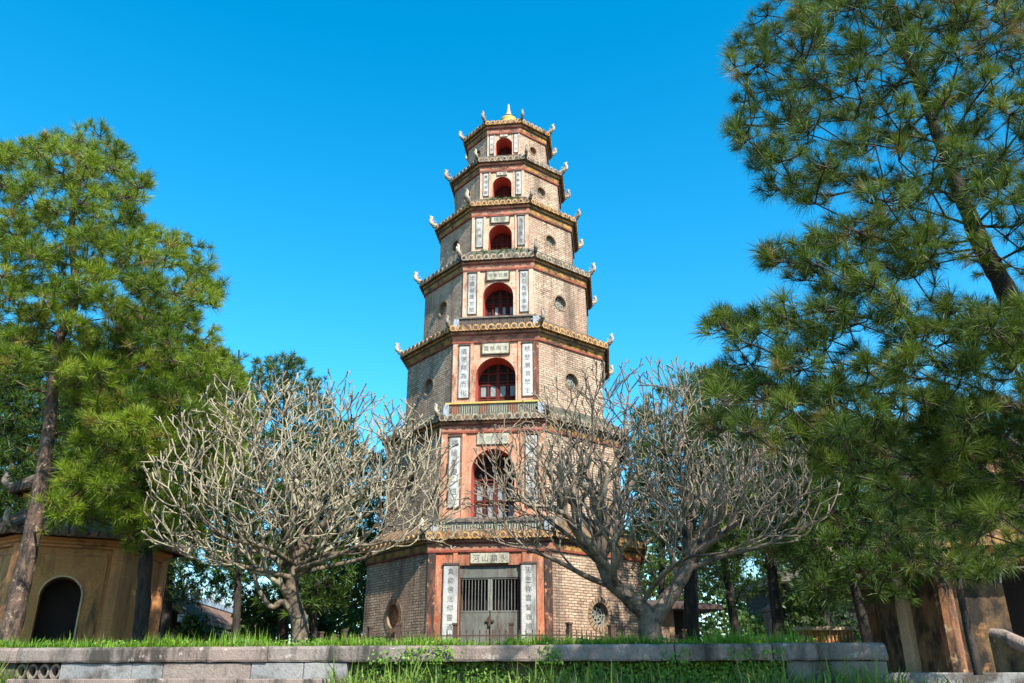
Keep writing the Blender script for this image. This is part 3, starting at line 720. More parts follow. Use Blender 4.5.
# ------------------------------------------------------------------ pavilions
def pavilion(name, label, loc, rz, side, wall_h, door_h, door_w, mats, door_off=0.0, cream=None, plinth=0.15):
    root = empty(name, loc, rz); tag(root, label, 'pavilion')
    N = 6; tn = math.tan(math.pi/6); ap = side/2/tn
    mb = MB()
    hole = [(x + door_off, z) for x, z in arch_pts(door_w/2, .06, door_h)]
    holed(mb, face_xf(0), ap, side/2, 0, wall_h, hole, .55, 0, 1, 2)
    for j in range(1, 6):
        xf = face_xf(math.pi*j/3); mb.add([xf(-side/2, ap, 0), xf(side/2, ap, 0), xf(side/2, ap, wall_h), xf(-side/2, ap, wall_h)], [(0,1,2,3)], 0)
    mb.build('wall', [mats['wall'], mats['trim'], M['dark']], root)
    mb = MB()                                   # arch surround
    hp = arch_pts(door_w/2, .06, door_h)[1:]; vs = []; fs = []
    ho = arch_pts(door_w/2+.035, .06, door_h+.035)[1:]
    for (p, o) in zip(hp, ho):
        for (t, z), r in ((p, ap+.005), (p, ap+.045), (o, ap+.045), (o, ap+.005)): vs.append(face_xf(0)(t + door_off, r, z))
    for q in range(len(hp)-1):
        for e in range(3): fs.append((q*4+e, (q+1)*4+e, (q+1)*4+e+1, q*4+e+1))
    mb.add(vs, fs); mb.build('arch_surround', M['cream_wall'], root)
    for j in range(6):                          # corner pilasters and panel frames
        a = math.pi*j/3 + math.pi/6; r = ap/math.cos(math.pi/6)
        mb = MB(); cx, cy = math.sin(a)*r, -math.cos(a)*r
        pts = []
        for q in range(8):
            an = 2*math.pi*q/8 + a; pts.append((cx + .17*math.cos(an), cy + .17*math.sin(an)))
        mb.add([(x, y, -.02) for x, y in pts] + [(x, y, wall_h-.02) for x, y in pts], [(q, (q+1)%8, 8+(q+1)%8, 8+q) for q in range(8)])
        mb.build('corner_pilaster', mats['pil'], root)
        xf = face_xf(math.pi*j/3); mb = MB()
        if cream and j == 5:
            mb.box((-.16, ap+.003, .02), (.20, ap+.16, wall_h-.04), 0, xf, .01); mb.build('flat_pilaster', cream, root)
            mb = MB(); mb.box((-side/2+.2, ap+.002, .02), (-.2, ap+.06, wall_h-.04), 0, xf); mb.box((.24, ap+.002, .02), (side/2-.2, ap+.06, wall_h-.04), 0, xf); mb.build('dark_panel', M['dark_wall'], root); continue  # dark panels on both sides of the cream strip
        mb = MB(); iw = side/2 - .26
        for zz in (wall_h-.22,): mb.box((-iw, ap+.002, zz), (iw, ap+.022, zz+.035), 0, xf)
        for sx in ((-1, 1) if not cream else (1,)): mb.box((sx*iw-.018, ap+.002, .1), (sx*iw+.018, ap+.022, wall_h-.223), 0, xf)
        mb.build('panel_frame', M['cream_wall'] if cream else M['orange_trim'], root)
    mb = MB(); h = wall_h
    ring(mb, 6, [(ap-.02, h-.05), (ap+.09, h-.05), (ap+.09, h+.0), (ap+.15, h+.03), (ap+.15, h+.07), (ap+.22, h+.11), (ap+.22, h+.15), (ap-.1, h+.16)], [0]*7)
    mb.build('cornice', mats['trim'], root)
    def roof(re, rt, z, zt, nm):
        mb = MB(); tile_skirt(mb, 6, re, rt, z, zt, .2, .07, 0, 0, 1, 1); hip_ridges(mb, 6, re, rt, z, zt, .07, .12, 2)
        r = mb.build(nm, [mats['tile'], mats['tend'], M['parapet_dark']], root)
        k6 = 1/math.cos(math.pi/6)
        for j in range(6):
            a = math.pi*j/3 + math.pi/6; o = bpy.data.objects.new('ridge_ornament', ORN[1]); COL.objects.link(o); o.parent = r
            o.location = (math.sin(a)*(re*k6+.05), -math.cos(a)*(re*k6+.05), z+.15); o.rotation_euler = (0, 0, a - math.pi/2); o.scale = (.8,)*3
    r2 = ap*.62
    roof(ap + .50, r2, h + .18, h + .18 + (ap+.50-r2)*.62, 'lower_roof')
    zl = h + .18 + (ap+.50-r2)*.62 - .05
    mb = MB(); ring(mb, 6, [(r2, zl-.1), (r2, zl+.45), (r2+.12, zl+.5), (r2+.12, zl+.6), (r2-.1, zl+.61)], [0, 1, 1, 1]); mb.build('drum', [mats['wall'], mats['trim']], root)
    roof(r2 + .40, .12, zl + .62, zl + .62 + (r2+.3)*.75, 'upper_roof')
    zf_ = zl + .62 + (r2+.3)*.75
    mb = MB(); mb.lathe([(.24, -.1), (.26, .05), (.16, .12), (.22, .25), (.2, .4), (.08, .5), (.1, .6), (0, .9)], 14); mb.v = [(x, y, z+zf_) for x, y, z in mb.v]
    mb.build('roof_finial', M['yellow'], root)
    mb = MB(); ring(mb, 6, [(ap+.35, -.4), (ap+.35, .0), (ap-.1, .004)], [0, 0]); mb.build('plinth', M['block_brown'], root)
    return root
L_FRONT = P(62, 600, 20.0)
nL = Vector((0.42, -0.90)).normalized(); sL = 2.10; apL = sL/2/math.tan(math.pi/6)
zc = P(90, 556, 20.0).z
pavilion('stele_pavilion', 'ochre hexagonal pavilion with dark arched doorway under the tall sunlit pine', (L_FRONT.x - nL.x*apL, 20.0 - nL.y*apL, GT + .02), math.atan2(nL.x, -nL.y), sL, zc - GT + .22, P(62, 578, 20).z - GT, .86,
         dict(wall=M['ochre_wall'], trim=M['orange_trim'], pil=M['orange_trim'], tile=M['red_tile'], tend=M['drip']), door_off=-.05)
M['ochre_wall_dark'] = weathered('stained_shaded_ochre_plaster', (0.24, 0.135, 0.06), (0.15, 0.095, 0.05), 2.0, (0.025, 0.02, 0.016), (0.38, 0.56), 2.6, stain2=(0.42, 0.20, 0.08), amt2=(0.58, 0.68), spots=3.5, streak=(1.3, 1.3, .6))  # weathering stains, made heavier to put the pine's shade into the colour
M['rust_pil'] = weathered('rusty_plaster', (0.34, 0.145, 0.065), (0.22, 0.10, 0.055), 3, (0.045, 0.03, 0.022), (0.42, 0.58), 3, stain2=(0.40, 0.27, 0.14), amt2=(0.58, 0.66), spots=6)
R_C = P(962, 620, 15.2)
nR = Vector((-0.42, -0.90)).normalized(); sR = 2.6; apR = sR/2/math.tan(math.pi/6)
pavilion('stele_pavilion', 'dark ochre hexagonal pavilion with square dark doorway half hidden by drooping pine boughs', (R_C.x + 1.22 - nR.x*apR, 15.2 - nR.y*apR, 1.74), math.atan2(nR.x, -nR.y), sR, P(960, 550, 15.2).z - 1.74 - .1, 2.0, 0.9,
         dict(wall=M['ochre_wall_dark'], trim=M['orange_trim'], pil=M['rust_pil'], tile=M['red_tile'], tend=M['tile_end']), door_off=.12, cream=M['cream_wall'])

# ------------------------------------------------------------------ small structures behind
g = empty('temple_hall', (P(158, 600, 34).x, 34, GT), rad(3)); tag(g, 'low temple hall with double brown tiled roof and blue ceramic ridge behind the ochre pavilion', 'temple')
ln = 13.0; zr_ = P(163, 587, 34).z - GT
mb = MB(); mb.box((-2.0, 0, 0), (1.2, ln, zr_-1.7)); mb.build('wall', M['cream_wall'], g)
mb = MB()
for (x0, z0_, x1, z1_) in ((0, zr_-.25, 1.55, zr_-1.15), (1.3, zr_-1.35, 2.5, zr_-1.95), (-.8, zr_-.25, -2.6, zr_-1.2)):
    mb.add([(x0, -.4, z0_), (x1, -.4, z1_), (x1, ln+.4, z1_), (x0, ln+.4, z0_), (x0, -.4, z0_-.14), (x1, -.4, z1_-.14), (x1, ln+.4, z1_-.14), (x0, ln+.4, z0_-.14)], [(0,1,2,3), (7,6,5,4), (0,4,5,1), (1,5,6,2), (2,6,7,3), (3,7,4,0)])
    for k in range(60):
        y = -.4 + (ln+.8)*(k+.5)/60; mb.tube([(x0, y, z0_+.01), (x1, y, z1_+.01)], [.06, .06], 6)
mb.box((-.8, -.38, zr_-.6), (0, ln+.38, zr_-.14))
rf = mb.build('roof', M['brown_tile'], g)
mb = MB(); mb.box((-.12 - .4, -.5, zr_-.135), (.12-.4+.3, ln+.5, zr_+.12)); mb.box((1.0, -.45, zr_-1.34), (1.28, ln+.45, zr_-1.06))
mb.build('ridge', M['ridge_blue'], rf)
for k in range(7):
    mb = MB(); y = .2 + k*2.0
    mb.tube([(-.4, y, zr_+.1), (-.4, y+.05, zr_+.3), (-.4, y-.1, zr_+.42), (-.4, y-.3, zr_+.55)], [.2, .16, .1, .02], 7); mb.tube([(-.4, y+.1, zr_+.2), (-.4, y+.4, zr_+.4), (-.4, y+.5, zr_+.65)], [.14, .09, .02], 6)
    mb.build('ridge_ornament', M['ridge_blue'], rf)

p = P(824, 634, 22.0)
bl = empty('balustrade', (p.x, 22.0, GT), rad(-4)); tag(bl, 'low terracotta balustrade with cream rail beyond the terrace end', 'balustrade')
zt = P(824, 627, 22).z - GT
mb = MB(); mb.box((-.75, -.14, zt-.09), (.75, .14, zt), 0, None, .015); mb.build('top_rail', M['cream_wall'], bl)
mb = MB(); mb.box((-.75, -.12, 0), (.75, .12, zt-.42)); mb.build('base', M['orange_trim'], bl)
for k in range(15):
    mb = MB(); x = -.68 + 1.36*k/14
    mb.lathe([(.03, zt-.418), (.045, zt-.34), (.028, zt-.24), (.04, zt-.15), (.03, zt-.092)], 8, c=(x, 0, 0)); mb.build('baluster', M['orange_trim'], bl)

p = P(660, 620, 33.0)
gh_ = empty('gatehouse', (p.x, 33, GT), rad(8)); tag(gh_, 'small brick gatehouse with dark overhanging roof behind the forked frangipani trunk', 'gatehouse')
zt = P(660, 606, 33).z - GT
mb = MB(); mb.box((-1.0, 0, 0), (.55, 3, zt)); mb.box((.56, .5, 0), (1.6, 2.9, zt), 1); mb.build('wall', [M['brick_ring'], M['dark']], gh_)
mb = MB(); a = [(-1.7, -.6, zt+.02), (2.3, -.6, zt+.02), (2.3, 3.6, zt+.02), (-1.7, 3.6, zt+.02), (-.8, 1.5, zt+.35), (1.4, 1.5, zt+.35), (-1.7, -.6, zt-.14), (2.3, -.6, zt-.14), (2.3, 3.6, zt-.14), (-1.7, 3.6, zt-.14)]
mb.add(a, [(0,1,5,4), (1,2,5), (2,3,4,5), (3,0,4), (6,7,1,0), (7,8,2,1), (8,9,3,2), (9,6,0,3), (9,8,7,6)]); mb.build('roof', M['frame_dark'], gh_)

p = P(794, 572, 40)
sh = empty('side_hall', (p.x - .3, 40, GT), rad(0)); tag(sh, 'distant hall with flat dark eave seen between the pine trunks', 'hall')
zt = P(794, 572, 40).z - GT
mb = MB(); mb.box((-.2, .8, 0), (5, 7, zt-.5)); mb.build('wall', M['dark'], sh)  # solid wall coloured near-black so it looks unlit
mb = MB(); mb.box((-.6, -.4, zt-.45), (6, 8, zt)); a = [(-.6, -.4, zt), (6, -.4, zt), (6, 8, zt), (-.6, 8, zt), (1, 3.8, zt+.02), (5, 3.8, zt+.02)]; mb.add([(x, y, z+.004) for x, y, z in a], [(0,1,5,4), (1,2,5), (2,3,4,5), (3,0,4)]); mb.build('roof', M['parapet_dark'], sh)

p = P(772, 625, 24)
sp_ = MB(); zt = P(772, 607, 24).z - GT
sp_.box((-.22, -.2, 0), (.22, .2, .25), 0, None, .02); sp_.box((-.165, -.15, .252), (.165, .15, zt-.14), 0, None, .02); sp_.box((-.21, -.19, zt-.138), (.21, .19, zt-.04), 0, None, .02)
sp_.add([(-.17, -.16, zt-.039), (.17, -.16, zt-.039), (.17, .16, zt-.039), (-.17, .16, zt-.039), (0, 0, zt+.1)], [(0,1,4), (1,2,4), (2,3,4), (3,0,4)])
tag(sp_.build('stone_pillar', M['coping'], None, (p.x, 24, GT)), 'squat grey stone pillar beside a dark pine trunk', 'pillar')

sb = empty('stair_balustrade', (P(1010, 640, 12.6).x, 12.6, 1.72)); tag(sb, 'pale curved stone stair balustrade in front of the dark ochre pavilion', 'balustrade')
mb = MB(); A = [P(990, 632, 12.6), P(1003, 635, 12.5), P(1016, 642, 12.3), P(1040, 652, 12.0), P(1060, 662, 11.8)]
mb.tube([a_ - sb.location for a_ in A], [.055, .085, .10, .10, .10], 10); mb.build('handrail', M['coping_pink'], sb)
mb = MB(); pts = [a_ - sb.location for a_ in A]
for k in range(4):
    a_, b_ = pts[k], pts[k+1]
    mb.add([(a_.x, a_.y-.06, a_.z-.03), (b_.x, b_.y-.06, b_.z-.03), (b_.x, b_.y-.06, -.1), (a_.x, a_.y-.06, -.1), (a_.x, a_.y+.06, a_.z-.03), (b_.x, b_.y+.06, b_.z-.03), (b_.x, b_.y+.06, -.1), (a_.x, a_.y+.06, -.1)], [(0,1,2,3), (4,7,6,5), (0,4,5,1), (0,3,7,4), (1,5,6,2)])
mb.build('side_panel', M['dark_wall'], sb)
kb = MB(); q = [wl(S_END+.15, -2.0), wl(9, -2.0)]
kb.box((0, -.12, 0), ((q[1]-q[0]).length, .2, 1.76), 0, None, .015)
tag(kb.build('kerb', M['block'], None, (q[0].x, q[0].y, 0), TH), kind='structure')

# ------------------------------------------------------------------ trees
def rand_unit(r, n):
    v = r.normal(size=(n, 3)); return v / np.linalg.norm(v, axis=1, keepdims=True)
def norm(v): return v / (np.linalg.norm(v, axis=1, keepdims=True) + 1e-9)
def in_poly(x, y, poly):
    c = False; n = len(poly)
    for i in range(n):
        x1, y1 = poly[i]; x2, y2 = poly[(i+1) % n]
        if (y1 > y) != (y2 > y) and x < (x2-x1)*(y-y1)/(y2-y1) + x1: c = not c
    return c
def pads_in(poly, Y0, dh, spacing, tries, seed):
    r = random.Random(seed); xs = [p[0] for p in poly]; ys = [p[1] for p in poly]; out = []
    for _ in range(tries):
        x, y = r.uniform(min(xs), max(xs)), r.uniform(min(ys), max(ys))
        if not in_poly(x, y, poly): continue
        p = P(x, y, Y0 + r.uniform(-1, 1) * dh)
        if all((p - q).length > spacing for q in out): out.append(p)
    return out
def needle_mesh(r, C, A, n, L, wd, spread, droop, tb):
    """C tuft centres, A axes"""
    T = len(C); c = np.repeat(C, n, 0); a = np.repeat(A, n, 0); N = T*n
    d = norm(a * r.uniform(.15, 1.1, (N, 1)) + rand_unit(r, N) * spread)
    sc = np.repeat(np.where(r.random(T) < .2, r.uniform(.45, .7, T), r.uniform(.75, 1.25, T)), n)[:, None]
    s = c + a * r.uniform(-.30*L, .05*L, (N, 1))
    ln = L * sc * r.uniform(.65, 1.05, (N, 1))
    mid = s + d*ln*.55; e = s + d*ln; e[:, 2] -= droop*ln[:, 0]
    w = norm(np.cross(d, rand_unit(r, N))) * wd * .5
    v = np.empty((N, 5, 3)); v[:, 0] = s-w*.8; v[:, 1] = s+w*.8; v[:, 2] = mid-w; v[:, 3] = mid+w; v[:, 4] = e
    b = np.arange(N)[:, None]*5
    f = np.concatenate([b + np.array([0, 1, 3]), b + np.array([0, 3, 2]), b + np.array([2, 3, 4])], 0)
    t = np.repeat(np.clip(np.repeat(tb, n) + r.normal(size=N)*.10, 0, 1), 5)
    return v.reshape(-1, 3), f, t
def pine(label, group, trunk, pads, seed, mats, L=.25, n=46, wd=.009, tufts=10, padr=.42, droop=.08, spread=.75, name='pine_tree', cat='pine tree', brr=.035, old=.05):
    r = np.random.default_rng(seed); rr = random.Random(seed)
    base = Vector(trunk[0][:3]); root = empty(name, base); tag(root, label, cat, group)
    tp = [(Vector(t[:3]), t[3]) for t in trunk]
    pts, rs = [], []
    for i in range(len(tp)-1):                       # Catmull-like refinement of the trunk
        p0 = tp[max(0, i-1)][0]; p1 = tp[i][0]; p2 = tp[i+1][0]; p3 = tp[min(len(tp)-1, i+2)][0]
        for k in range(6):
            t = k/6
            pts.append(.5*((2*p1) + (p2-p0)*t + (2*p0-5*p1+4*p2-p3)*t*t + (3*p1-p0-3*p2+p3)*t**3)); rs.append(tp[i][1]*(1-t) + tp[i+1][1]*t)
    pts.append(tp[-1][0]); rs.append(tp[-1][1])
    mb = MB(); mb.tube([p - base for p in pts], rs, 10, 0, True, True, .10, rr)
    nodes = [(p, q) for p, q in zip(pts, rs) if p.z > base.z + 1.2]
    nodes = [(p, q, 0.0) for p, q in nodes]
    def td(p): return min((p - q).length for q in pts)
    C, A, TB = [], [], []
    for p in sorted(pads, key=td):
        best = min(nodes, key=lambda nn: (nn[0]-p).length + .45*nn[2] + max(0, nn[0].z - p.z + .1)*.9)
        a = best[0]; L_ = (p-a).length; k = max(2, int(L_/.35))
        side = Vector((rr.uniform(-.12, .12), rr.uniform(-.12, .12), rr.uniform(-.16, -.02)))*L_
        br = []
        for i in range(k+1):
            t = i/k; br.append(a.lerp(p, t) + side*math.sin(math.pi*t) + Vector((rr.uniform(-1,1), rr.uniform(-1,1), rr.uniform(-1,1)))*.03*(0 < i < k))
        r0 = min(best[1]*.7, brr*(.5+.25*L_)); r1 = max(.008, r0*.35)
        mb.tube([b - base for b in br], [r0 + (r1-r0)*i/k for i in range(k+1)], 5, 0, False)
        for i in range(1, k+1): nodes.append((br[i], r0 + (r1-r0)*i/k, best[2] + L_*i/k))
        out = (p - a).normalized()
        pt = rr.uniform(.15, .75)
        nt_ = max(3, int(tufts*rr.uniform(.7, 1.3)))
        for q in range(nt_):
            d = Vector(rand_unit(r, 1)[0]); d = (d + out*.45 + Vector((0, 0, .35))).normalized()
            c = p + Vector((d.x, d.y, d.z*.75))*padr*rr.uniform(.45, 1.05)
            mb.tube([p - base, (p*.4+c*.6) - base + Vector((0, 0, -.03)), c - base], [.009, .007, .005], 4, 0, False)
            ax = (d*.6 + out*.3 + Vector((0, 0, .45))).normalized()
            C.append(c - base); A.append(ax)
            tb = pt + rr.uniform(-.18, .18)
            TB.append(1.0 if rr.random() < old else min(.86, max(.02, tb)))
        # needles along the branch close to the pad
        for i in range(max(1, k-2), k):
            C.append(br[i] - base); A.append(out); TB.append(1.0 if rr.random() < old*2.5 else pt*.6)
    mb.build('trunk', mats[1], root)
    v, f, t = needle_mesh(r, np.array(C), np.array(A), n, L, wd, spread, droop, np.array(TB))
    np_mesh('crown', v, f, mats[0], root, None, t)
    return root
def trunk_px(lst):
    return [(*P(x, y, Y), r) for x, y, Y, r in lst]
def ground_pt(px, Y, z):
    d = ray(px, 636); t = Y/d.y; return (d.x*t, Y, z)

# tall pine on the left
Y1 = 15.3
tr = [(*ground_pt(6, Y1, GT - .1), .20)] + trunk_px([(18, 600, Y1, .17), (38, 500, Y1, .14), (50, 420, Y1+.1, .115), (58, 345, Y1+.2, .10), (75, 300, Y1+.3, .085), (72, 230, Y1+.3, .065), (76, 175, Y1+.3, .05), (78, 140, Y1+.3, .025)])
poly = [(-70, 170), (-30, 150), (20, 145), (45, 135), (66, 132), (100, 135), (128, 160), (140, 190), (125, 212), (150, 235), (190, 242), (208, 270), (212, 300), (192, 322), (212, 345), (222, 370), (208, 395), (215, 425), (205, 455), (160, 440), (90, 430), (75, 400), (40, 370), (-80, 380)]
pads = pads_in(poly, Y1+.3, 1.9, .65, 4800, 11)
poly = [(85, 420), (150, 430), (215, 440), (218, 470), (200, 500), (165, 530), (140, 520), (110, 500), (60, 515), (50, 500), (85, 470)]
pads += pads_in(poly, Y1 - .2, .9, .5, 900, 12)
pine('tall sunlit bright green pine with curved trunk in front of the ochre pavilion', None, tr, pads, 21, (M['needle'], M['bark_pine']), L=.25, n=64, wd=.0072, tufts=12, padr=.40)
# second pine, dark straight trunk
Y2 = 17.2
tr = [(*ground_pt(143, Y2, GT - .1), .15)] + trunk_px([(144, 590, Y2, .14), (146, 540, Y2, .13), (150, 470, Y2, .11), (158, 400, Y2, .08), (165, 340, Y2, .03)])
pads = pads_in([(95, 330), (170, 330), (240, 380), (240, 420), (232, 470), (205, 520), (185, 545), (140, 545), (120, 515), (60, 520), (70, 470)], Y2+.5, 1.6, .58, 2200, 13)
pine('pine with straight dark trunk standing before the right corner of the ochre pavilion', None, tr, pads, 22, (M['needle'], M['bark_dark']), L=.25, n=56, wd=.008, tufts=13)
# far pines on the left
def far_pine(label, group, px, base_y, Y, top_y, poly, seed, mats, sp=.9, dh=2.0, tufts=9, n=26, wd=.02, padr=.6, tries=1500, lean=0, r0=.2, **kw):
    tr = [(*ground_pt(px, Y, GT - .1), r0)] + trunk_px([(px + lean*.3, base_y*.7 + top_y*.3, Y, r0*.8), (px + lean*.6, base_y*.4 + top_y*.6, Y, r0*.55), (px + lean, top_y, Y, .03)])
    return pine(label, group, tr, pads_in(poly, Y, dh, sp, tries, seed), seed, mats, L=.30, n=n, wd=wd, tufts=tufts, padr=padr, **kw)
far_pine('round-topped far pine showing above the pale bare frangipani', None, 285, 620, 30, 355, [(250, 372), (265, 360), (290, 357), (315, 377), (325, 420), (345, 500), (345, 600), (250, 605), (235, 430)], 31, (M['needle_dark'], M['bark_dark']), sp=.75, tries=4000)
far_pine('far pine with thin dark trunk between temple hall and bare frangipani', None, 239, 620, 27, 350, [(205, 350), (228, 345), (250, 400), (262, 480), (250, 560), (200, 575), (185, 560), (190, 450)], 32, (M['needle_dark'], M['bark_dark']), r0=.13, tries=2000)
far_pine('dark background pine behind the curved trunk at the far left', None, -20, 610, 26, 300, [(-120, 330), (40, 330), (110, 380), (130, 480), (100, 520), (-120, 530)], 33, (M['needle_dark'], M['bark_dark']), sp=.62, tries=5200)
far_pine('dark far pine filling the sky just left of the curved sunlit trunk', None, 20, 610, 33, 330, [(-90, 360), (60, 350), (110, 400), (110, 520), (-90, 530)], 36, (M['needle_dark'], M['bark_dark']), sp=.75, tries=3600)
far_pine('dark background pine filling the gap right of the ochre pavilion', None, 170, 600, 31, 330, [(130, 350), (210, 360), (240, 430), (250, 560), (235, 600), (180, 598), (130, 570)], 34, (M['needle_dark'], M['bark_dark']), sp=.75, tries=3200)
far_pine('slender far pine between the frangipani and the pagoda foot', None, 316, 620, 28, 470, [(290, 450), (340, 430), (375, 470), (385, 560), (360, 610), (300, 610), (270, 560)], 35, (M['needle_dark'], M['bark_dark']), r0=.12, sp=.7, tries=2600)

# large near pine on the right
Y4 = 7.6
tr = [(*ground_pt(1085, Y4+.4, .0), .30), (*ground_pt(1080, Y4+.4, 1.6), .27)] + trunk_px([(1060, 480, Y4+.3, .15), (1036, 370, Y4+.2, .125), (1008, 295, Y4+.1, .105), (983, 248, Y4, .09), (955, 180, Y4, .07), (928, 110, Y4, .055), (905, 50, Y4, .045), (885, -20, Y4, .045), (875, -110, Y4, .025)])
pads = pads_in([(800, -140), (790, -10), (765, 15), (742, 40), (730, 62), (745, 90), (738, 125), (748, 155), (775, 190), (820, 205), (840, 190), (900, 215), (960, 195), (1040, 220), (1120, 220), (1120, -140)], Y4, 1.15, .425, 6500, 41)
pads += pads_in([(765, 252), (800, 255), (840, 225), (930, 225), (950, 260), (900, 285), (850, 300), (800, 285), (765, 270)], Y4-.1, .7, .33, 900, 42)
pads += pads_in([(712, 325), (740, 318), (790, 318), (830, 310), (880, 300), (960, 310), (1060, 300), (1060, 400), (960, 430), (900, 420), (850, 440), (760, 445), (720, 430), (712, 390), (730, 355)], Y4+.1, .9, .36, 2600, 43)
pads += pads_in([(930, 425), (1070, 400), (1070, 560), (1000, 545), (940, 520)], Y4+.4, .55, .33, 900, 54)
pads += pads_in([(955, 170), (1100, 150), (1100, 350), (985, 340), (1000, 290), (985, 235)], Y4-.8, .35, .40, 500, 51)
pads += pads_in([(840, 430), (960, 440), (1060, 420), (1060, 500), (960, 520), (880, 500), (830, 470)], Y4+.5, .7, .39, 1000, 44)
pine('huge near pine with olive tufts whose leaning trunk rises out of the right edge', None, tr, pads, 23, (M['needle_olive'], M['bark_dark']), L=.20, n=88, wd=.0038, tufts=6, padr=.235, droop=.10, spread=.72, brr=.026, old=.04)
# young pine hanging before the right pavilion
tr = [(*ground_pt(971, 11.5, 1.72), .055)] + trunk_px([(966, 620, 11.5, .05), (960, 585, 11.5, .045), (965, 540, 11.5, .03), (975, 500, 11.5, .012)])
pads = pads_in([(890, 500), (960, 485), (1030, 490), (1030, 545), (1010, 580), (960, 580), (930, 560), (890, 560)], 11.5, .7, .42, 900, 45)
pine('young pine with slender dark stem before the dark ochre pavilion', None, tr, pads, 24, (M['needle_olive'], M['bark_dark']), L=.22, n=60, wd=.0062, tufts=6, padr=.26, brr=.02)
RG = 'dark pines standing behind the right frangipani'
far_pine('mid-distance pine with sharply forked dark trunk beside the stone pillar', RG, 778, 630, 21, 380, [(690, 400), (720, 372), (790, 385), (850, 420), (880, 480), (870, 540), (800, 560), (740, 560), (690, 500)], 46, (M['needle_dark'], M['bark_dark']), lean=-25, dh=1.7, sp=.66, tufts=8, n=40, wd=.013, padr=.45, tries=3200, r0=.16)
far_pine('leaning thin-trunked pine at the end of the terracotta balustrade', RG, 868, 630, 16, 420, [(780, 440), (870, 430), (960, 450), (985, 520), (920, 575), (890, 600), (830, 590), (785, 560)], 47, (M['needle_dark'], M['bark_dark']), lean=-60, dh=1.2, sp=.55, tufts=8, n=44, wd=.010, padr=.38, tries=2200, r0=.10)
far_pine('pine with thick upright black trunk just right of the frangipani fork', RG, 690, 625, 24, 380, [(640, 402), (690, 380), (735, 375), (755, 470), (750, 545), (640, 540), (635, 470)], 48, (M['needle_dark'], M['bark_dark']), dh=1.7, sp=.75, tufts=8, n=34, wd=.015, padr=.5, tries=2600, r0=.24)
far_pine('small pine with black trunk leaning towards the pagoda behind the frangipani branches', RG, 738, 625, 27, 470, [(690, 480), (780, 480), (785, 560), (760, 600), (710, 580)], 49, (M['needle_dark'], M['bark_dark']), lean=-35, dh=1.5, sp=.7, tufts=8, n=30, wd=.016, padr=.5, tries=1800, r0=.16)
far_pine('dense far pine whose crown fills the gap above the terracotta balustrade', RG, 822, 625, 30, 430, [(760, 440), (900, 420), (930, 520), (900, 605), (800, 605), (775, 560)], 52, (M['needle_dark'], M['bark_dark']), dh=2.0, sp=.8, tries=3000, r0=.2)
far_pine('dense far pine rising just beyond the brick gatehouse', RG, 662, 625, 36, 430, [(632, 420), (690, 420), (735, 470), (735, 590), (640, 596)], 53, (M['needle_dark'], M['bark_dark']), dh=2.0, sp=.85, tries=2400, r0=.2)
far_pine('background pine crowding the side of the dark ochre pavilion', RG, 905, 625, 20, 380, [(820, 440), (920, 400), (1040, 400), (1040, 520), (930, 600), (820, 600)], 50, (M['needle_dark'], M['bark_dark']), dh=1.5, sp=.75, tufts=8, n=34, wd=.015, padr=.5, tries=2000, r0=.14)

# far broad-leaved bushes
def bush(label, group, px, Y, wpx, top, seed, n=900, lf=.16, name='bush', cat='bush'):
    r = np.random.default_rng(seed); b = Vector(ground_pt(px, Y, GT)); h = P(px, top, Y).z - GT; w = wpx/F*Y
    root = empty(name, b); tag(root, label, cat, group)
    mb = MB(); rr = random.Random(seed)
    for k in range(7):
        a = rr.uniform(0, 6.28); l_ = h*rr.uniform(.6, .9)
        mb.tube([(0, 0, -.05), (math.cos(a)*w*.15, math.sin(a)*w*.15, l_*.5), (math.cos(a)*w*.3, math.sin(a)*w*.3, l_)], [.05, .03, .01], 5)
    mb.build('stem', M['bark_dark'], root)
    cl = rand_unit(r, 26)*np.array([w*.42, w*.42, h*.36])*r.uniform(.5, 1, (26, 1)) + np.array([0, 0, h*.55])
    ci = r.integers(0, 26, n); c = cl[ci] + rand_unit(r, n)*r.uniform(.05, 1, (n, 1))*min(w, h)*.22; c[:, 2] = np.maximum(c[:, 2], .03)
    d = norm(rand_unit(r, n) + np.array([0, 0, .1])); s = norm(np.cross(d, rand_unit(r, n)))*lf*.28
    v = np.empty((n, 4, 3)); v[:, 0] = c - d*lf*.5; v[:, 1] = c + s; v[:, 2] = c + d*lf*.5; v[:, 3] = c - s
    np_mesh('foliage', v.reshape(-1, 3), np.arange(n*4).reshape(-1, 4), M['leaf'], root, None, np.repeat(np.clip(r.uniform(.1, .8, 26)[ci] + r.normal(size=n)*.1, 0, .9), 4))
BG = 'leafy bushes in the far background'
